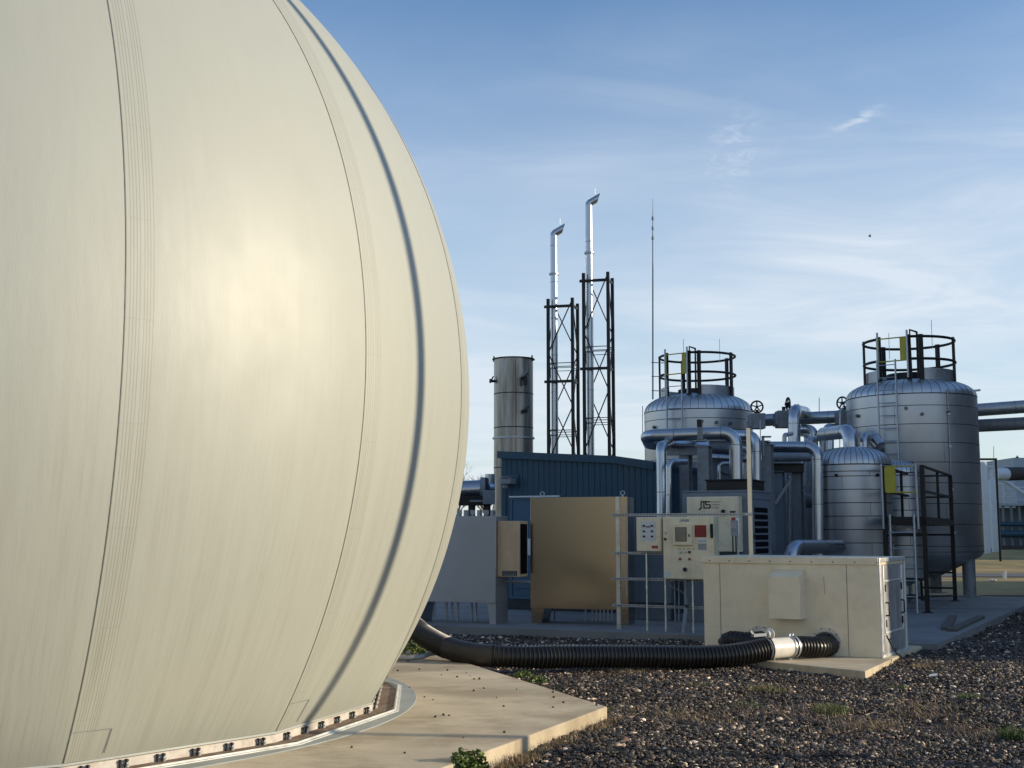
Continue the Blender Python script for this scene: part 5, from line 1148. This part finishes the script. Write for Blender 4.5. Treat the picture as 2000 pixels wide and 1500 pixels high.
# dirt clods on the pad
cl = [(862, 1318), (893, 1322), (911, 1314), (918, 1320), (926, 1326), (936, 1326), (788, 1334), (945, 1344), (925, 1349), (1009, 1346), (829, 1361), (846, 1366), (984, 1379), (866, 1396), (877, 1397), (850, 1400), (1080, 1352), (1081, 1362), (1080, 1381), (874, 1309), (687, 1459), (800, 1343), (1165, 1377), (819, 1307), (777, 1310), (985, 1430), (970, 1362), (1100, 1372), (905, 1440), (790, 1470)]
for i, (px, py) in enumerate(cl):
    p = gr(px, py, .125); s = random.uniform(.006, .014); b = MB(); vs = [V(*(ICO[j] * s * random.uniform(.7, 1.3))) for j in range(12)]; b.add(vs, [tuple(f) for f in ICF]); o = tag(b.build('dirt_clod', 'clod', smooth=False), 'small dark dirt crumb lying on the pale pad', 'dirt clod', 'dirt crumbs scattered on the dome pad'); o.location = (p.x, p.y, .12 + s * .5)
# grass blades and weeds
def blades(P, n, h, spread, cols, lean=.6, w=.004):
    vs, fs, cs = [], [], []
    for (x, y, z) in P:
        for _ in range(n):
            a = random.uniform(0, 2 * PI); r = spread * math.sqrt(random.random()); bx = x + r * math.cos(a); by = y + r * math.sin(a)
            L_ = h * random.uniform(.4, 1.15); ln = random.uniform(0, lean) * L_; a2 = random.uniform(0, 2 * PI); ww = w * random.uniform(.6, 1.3); t = (math.cos(a2 + 1.6) * ww, math.sin(a2 + 1.6) * ww)
            o = len(vs); dx, dy = math.cos(a2) * ln, math.sin(a2) * ln
            vs += [(bx - t[0], by - t[1], z), (bx + t[0], by + t[1], z), (bx + dx * .45 + t[0] * .8, by + dy * .45 + t[1] * .8, z + L_ * .6), (bx + dx * .45 - t[0] * .8, by + dy * .45 - t[1] * .8, z + L_ * .6), (bx + dx + t[0] * .1, by + dy + t[1] * .1, z + L_ * .9), (bx + dx, by + dy, z + L_ * .9)]
            fs += [(o, o + 1, o + 2, o + 3), (o + 3, o + 2, o + 4, o + 5)]; c = random.choice(cols); k = random.uniform(.7, 1.3); cs += [(c[0] * k, c[1] * k, c[2] * k, 1)] * 6
    return np.array(vs), np.array(fs), np.array(cs)
GRN = [(.09, .14, .03), (.14, .18, .05), (.06, .10, .02)]; DRY = [(.36, .27, .13), (.26, .18, .09), (.42, .33, .17), (.18, .11, .06)]; BRN = [(.22, .14, .09), (.16, .10, .07), (.30, .20, .13)]
# dry grass fringe along the pad's front edge
c2_ = V(oct_[0][0], oct_[0][1], 0); c3_ = V(oct_[7][0], oct_[7][1], 0); pts = []
for i in range(170):
    f = random.random() ** .9 * .66
    if random.random() < .35 + .65 * (math.sin(f * 31) > -.2): p = c2_.lerp(c3_, f); d = (c3_ - c2_).normalized(); pts.append((p.x - d.y * random.uniform(.0, .10) * 1, p.y + d.x * random.uniform(.0, .10), -.01))
pts = [(x + .05, y - .03, z) for x, y, z in pts]
v, f, c = blades(pts, 9, .085, .05, DRY + GRN[:1] + BRN, 1.3, .0028); o = mesh_np('dry_grass_fringe', v, f, 'blade', c); kind(o, 'stuff', 'dry yellow grass fringe along the front edge of the dome pad', 'grass')
# sparse dry litter over the gravel
pts = []
for (px, py, sx, sy, n) in ((1380, 1352, 60, 9, 60), (1800, 1385, 90, 14, 90), (1700, 1420, 60, 10, 60), (1240, 1310, 70, 14, 70), (1860, 1300, 60, 8, 50), (1330, 1400, 70, 14, 60), (1580, 1395, 140, 14, 90), (1920, 1430, 50, 12, 40), (1150, 1345, 70, 14, 60), (1450, 1445, 300, 30, 60), (1250, 1390, 60, 10, 30)):
    for _ in range(n): p = gr(min(1995, random.gauss(px, sx * .6)), random.gauss(py, sy * .7), 0); pts.append((p.x, p.y, 0))
pts = [p for p in pts if not inside(oct_, np.array([p[0]]), np.array([p[1]]))[0]]
v, f, c = blades(pts, 9, .05, .12, BRN + DRY[:3], 3.0, .0026); o = mesh_np('dry_litter', v, f, 'blade', c); kind(o, 'stuff', 'brown dry stems and litter spread over the gravel', 'dry grass')
tufts = [(1622, 1392, 'rounded green-yellow grass tuft in the middle of the front gravel', .16, .10, GRN + DRY[:1]), (1893, 1366, 'bright green grass tuft near the right edge', .12, .07, GRN), (1366, 1342, 'low green tuft in front of the black hose', .14, .06, GRN + BRN[:1]), (1500, 1352, 'straggly green and straw tuft in front of the white coupling', .20, .09, GRN + DRY), (1445, 1378, 'dark low green patch left of the rounded tuft', .2, .045, GRN[2:] + GRN[:1]), (1985, 1440, 'dark green weed clump cut by the right edge of the picture', .14, .10, GRN[2:]), (1810, 1305, 'straw grass tuft right of the blower enclosure', .18, .07, DRY), (1183, 1392, 'small green tuft at the corner of the dome pad', .05, .06, GRN), (1757, 1345, 'faint green tuft under the straw one', .12, .045, GRN)]
for (px, py, lab, sp, h_, cl_) in tufts:
    p = gr(px, py, 0); v, f, c = blades([(0, 0, -.01)] * 1, 420, h_, sp, cl_, .9, .003); o = mesh_np('grass_tuft', v, f, 'blade', c); o.location = (p.x, p.y, 0); tag(o, lab, 'grass tuft')
def weed(px, py, r, h_, n, lab, z=0.0):
    p = gr(px, py, z); vs, fs, cs = [], [], []
    for _ in range(n):
        a = random.uniform(0, 2 * PI); rr = r * math.sqrt(random.random()); x, y = rr * math.cos(a), rr * math.sin(a); zz2 = h_ * (1 - (rr / r) ** 2) * random.uniform(.15, 1) + .005
        s = random.uniform(.012, .026); d = V(random.uniform(-1, 1), random.uniform(-1, 1), random.uniform(-.2, .8)).normalized(); t = d.orthogonal().normalized(); t = (Matrix.Rotation(random.uniform(0, 6.3), 3, d) @ t); o = len(vs)
        q_ = V(x, y, zz2); vs += [tuple(q_ - d * s), tuple(q_ + t * s * .55), tuple(q_ + d * s), tuple(q_ - t * s * .55)]; fs.append((o, o + 1, o + 2, o + 3)); c = random.choice([(.07, .12, .02), (.12, .17, .035), (.045, .08, .015), (.16, .19, .05)]); cs += [(*c, 1)] * 4
    o = mesh_np('leafy_weed', np.array(vs), np.array(fs), 'blade', np.array(cs)); o.location = (p.x, p.y, z); return tag(o, lab, 'weed')
weed(903, 1524, .13, .20, 1100, 'leafy green weed growing against the front of the dome pad')
weed(930, 1520, .10, .19, 600, 'second leafy weed touching the one at the front of the pad')
weed(1022, 1326, .14, .09, 520, 'light green weed at the back edge of the pad near the hose'); weed(1050, 1334, .13, .07, 380, 'pale weed next to the one at the back edge of the pad')
weed(803, 1276, .20, .18, 500, 'dark weed behind the dome foot beside the black hose', .12); weed(1190, 1238, .12, .05, 160, 'small weed at the edge of the process slab')
b = MB(); p = gr(1822, 1323, .02); b.add([V(-.05, 0, 0), V(.05, -.01, .01), V(.06, .03, .03), V(-.02, .04, .02)], [(0, 1, 2, 3)]); b.add([V(-.05, 0, -.002), V(.05, -.01, .008), V(.06, .03, .028), V(-.02, .04, .018)], [(3, 2, 1, 0)]); o = tag(b.build('paper_scrap', 'white_plastic'), 'small white scrap lying on the gravel to the right', 'scrap'); o.location = (p.x, p.y, .03)
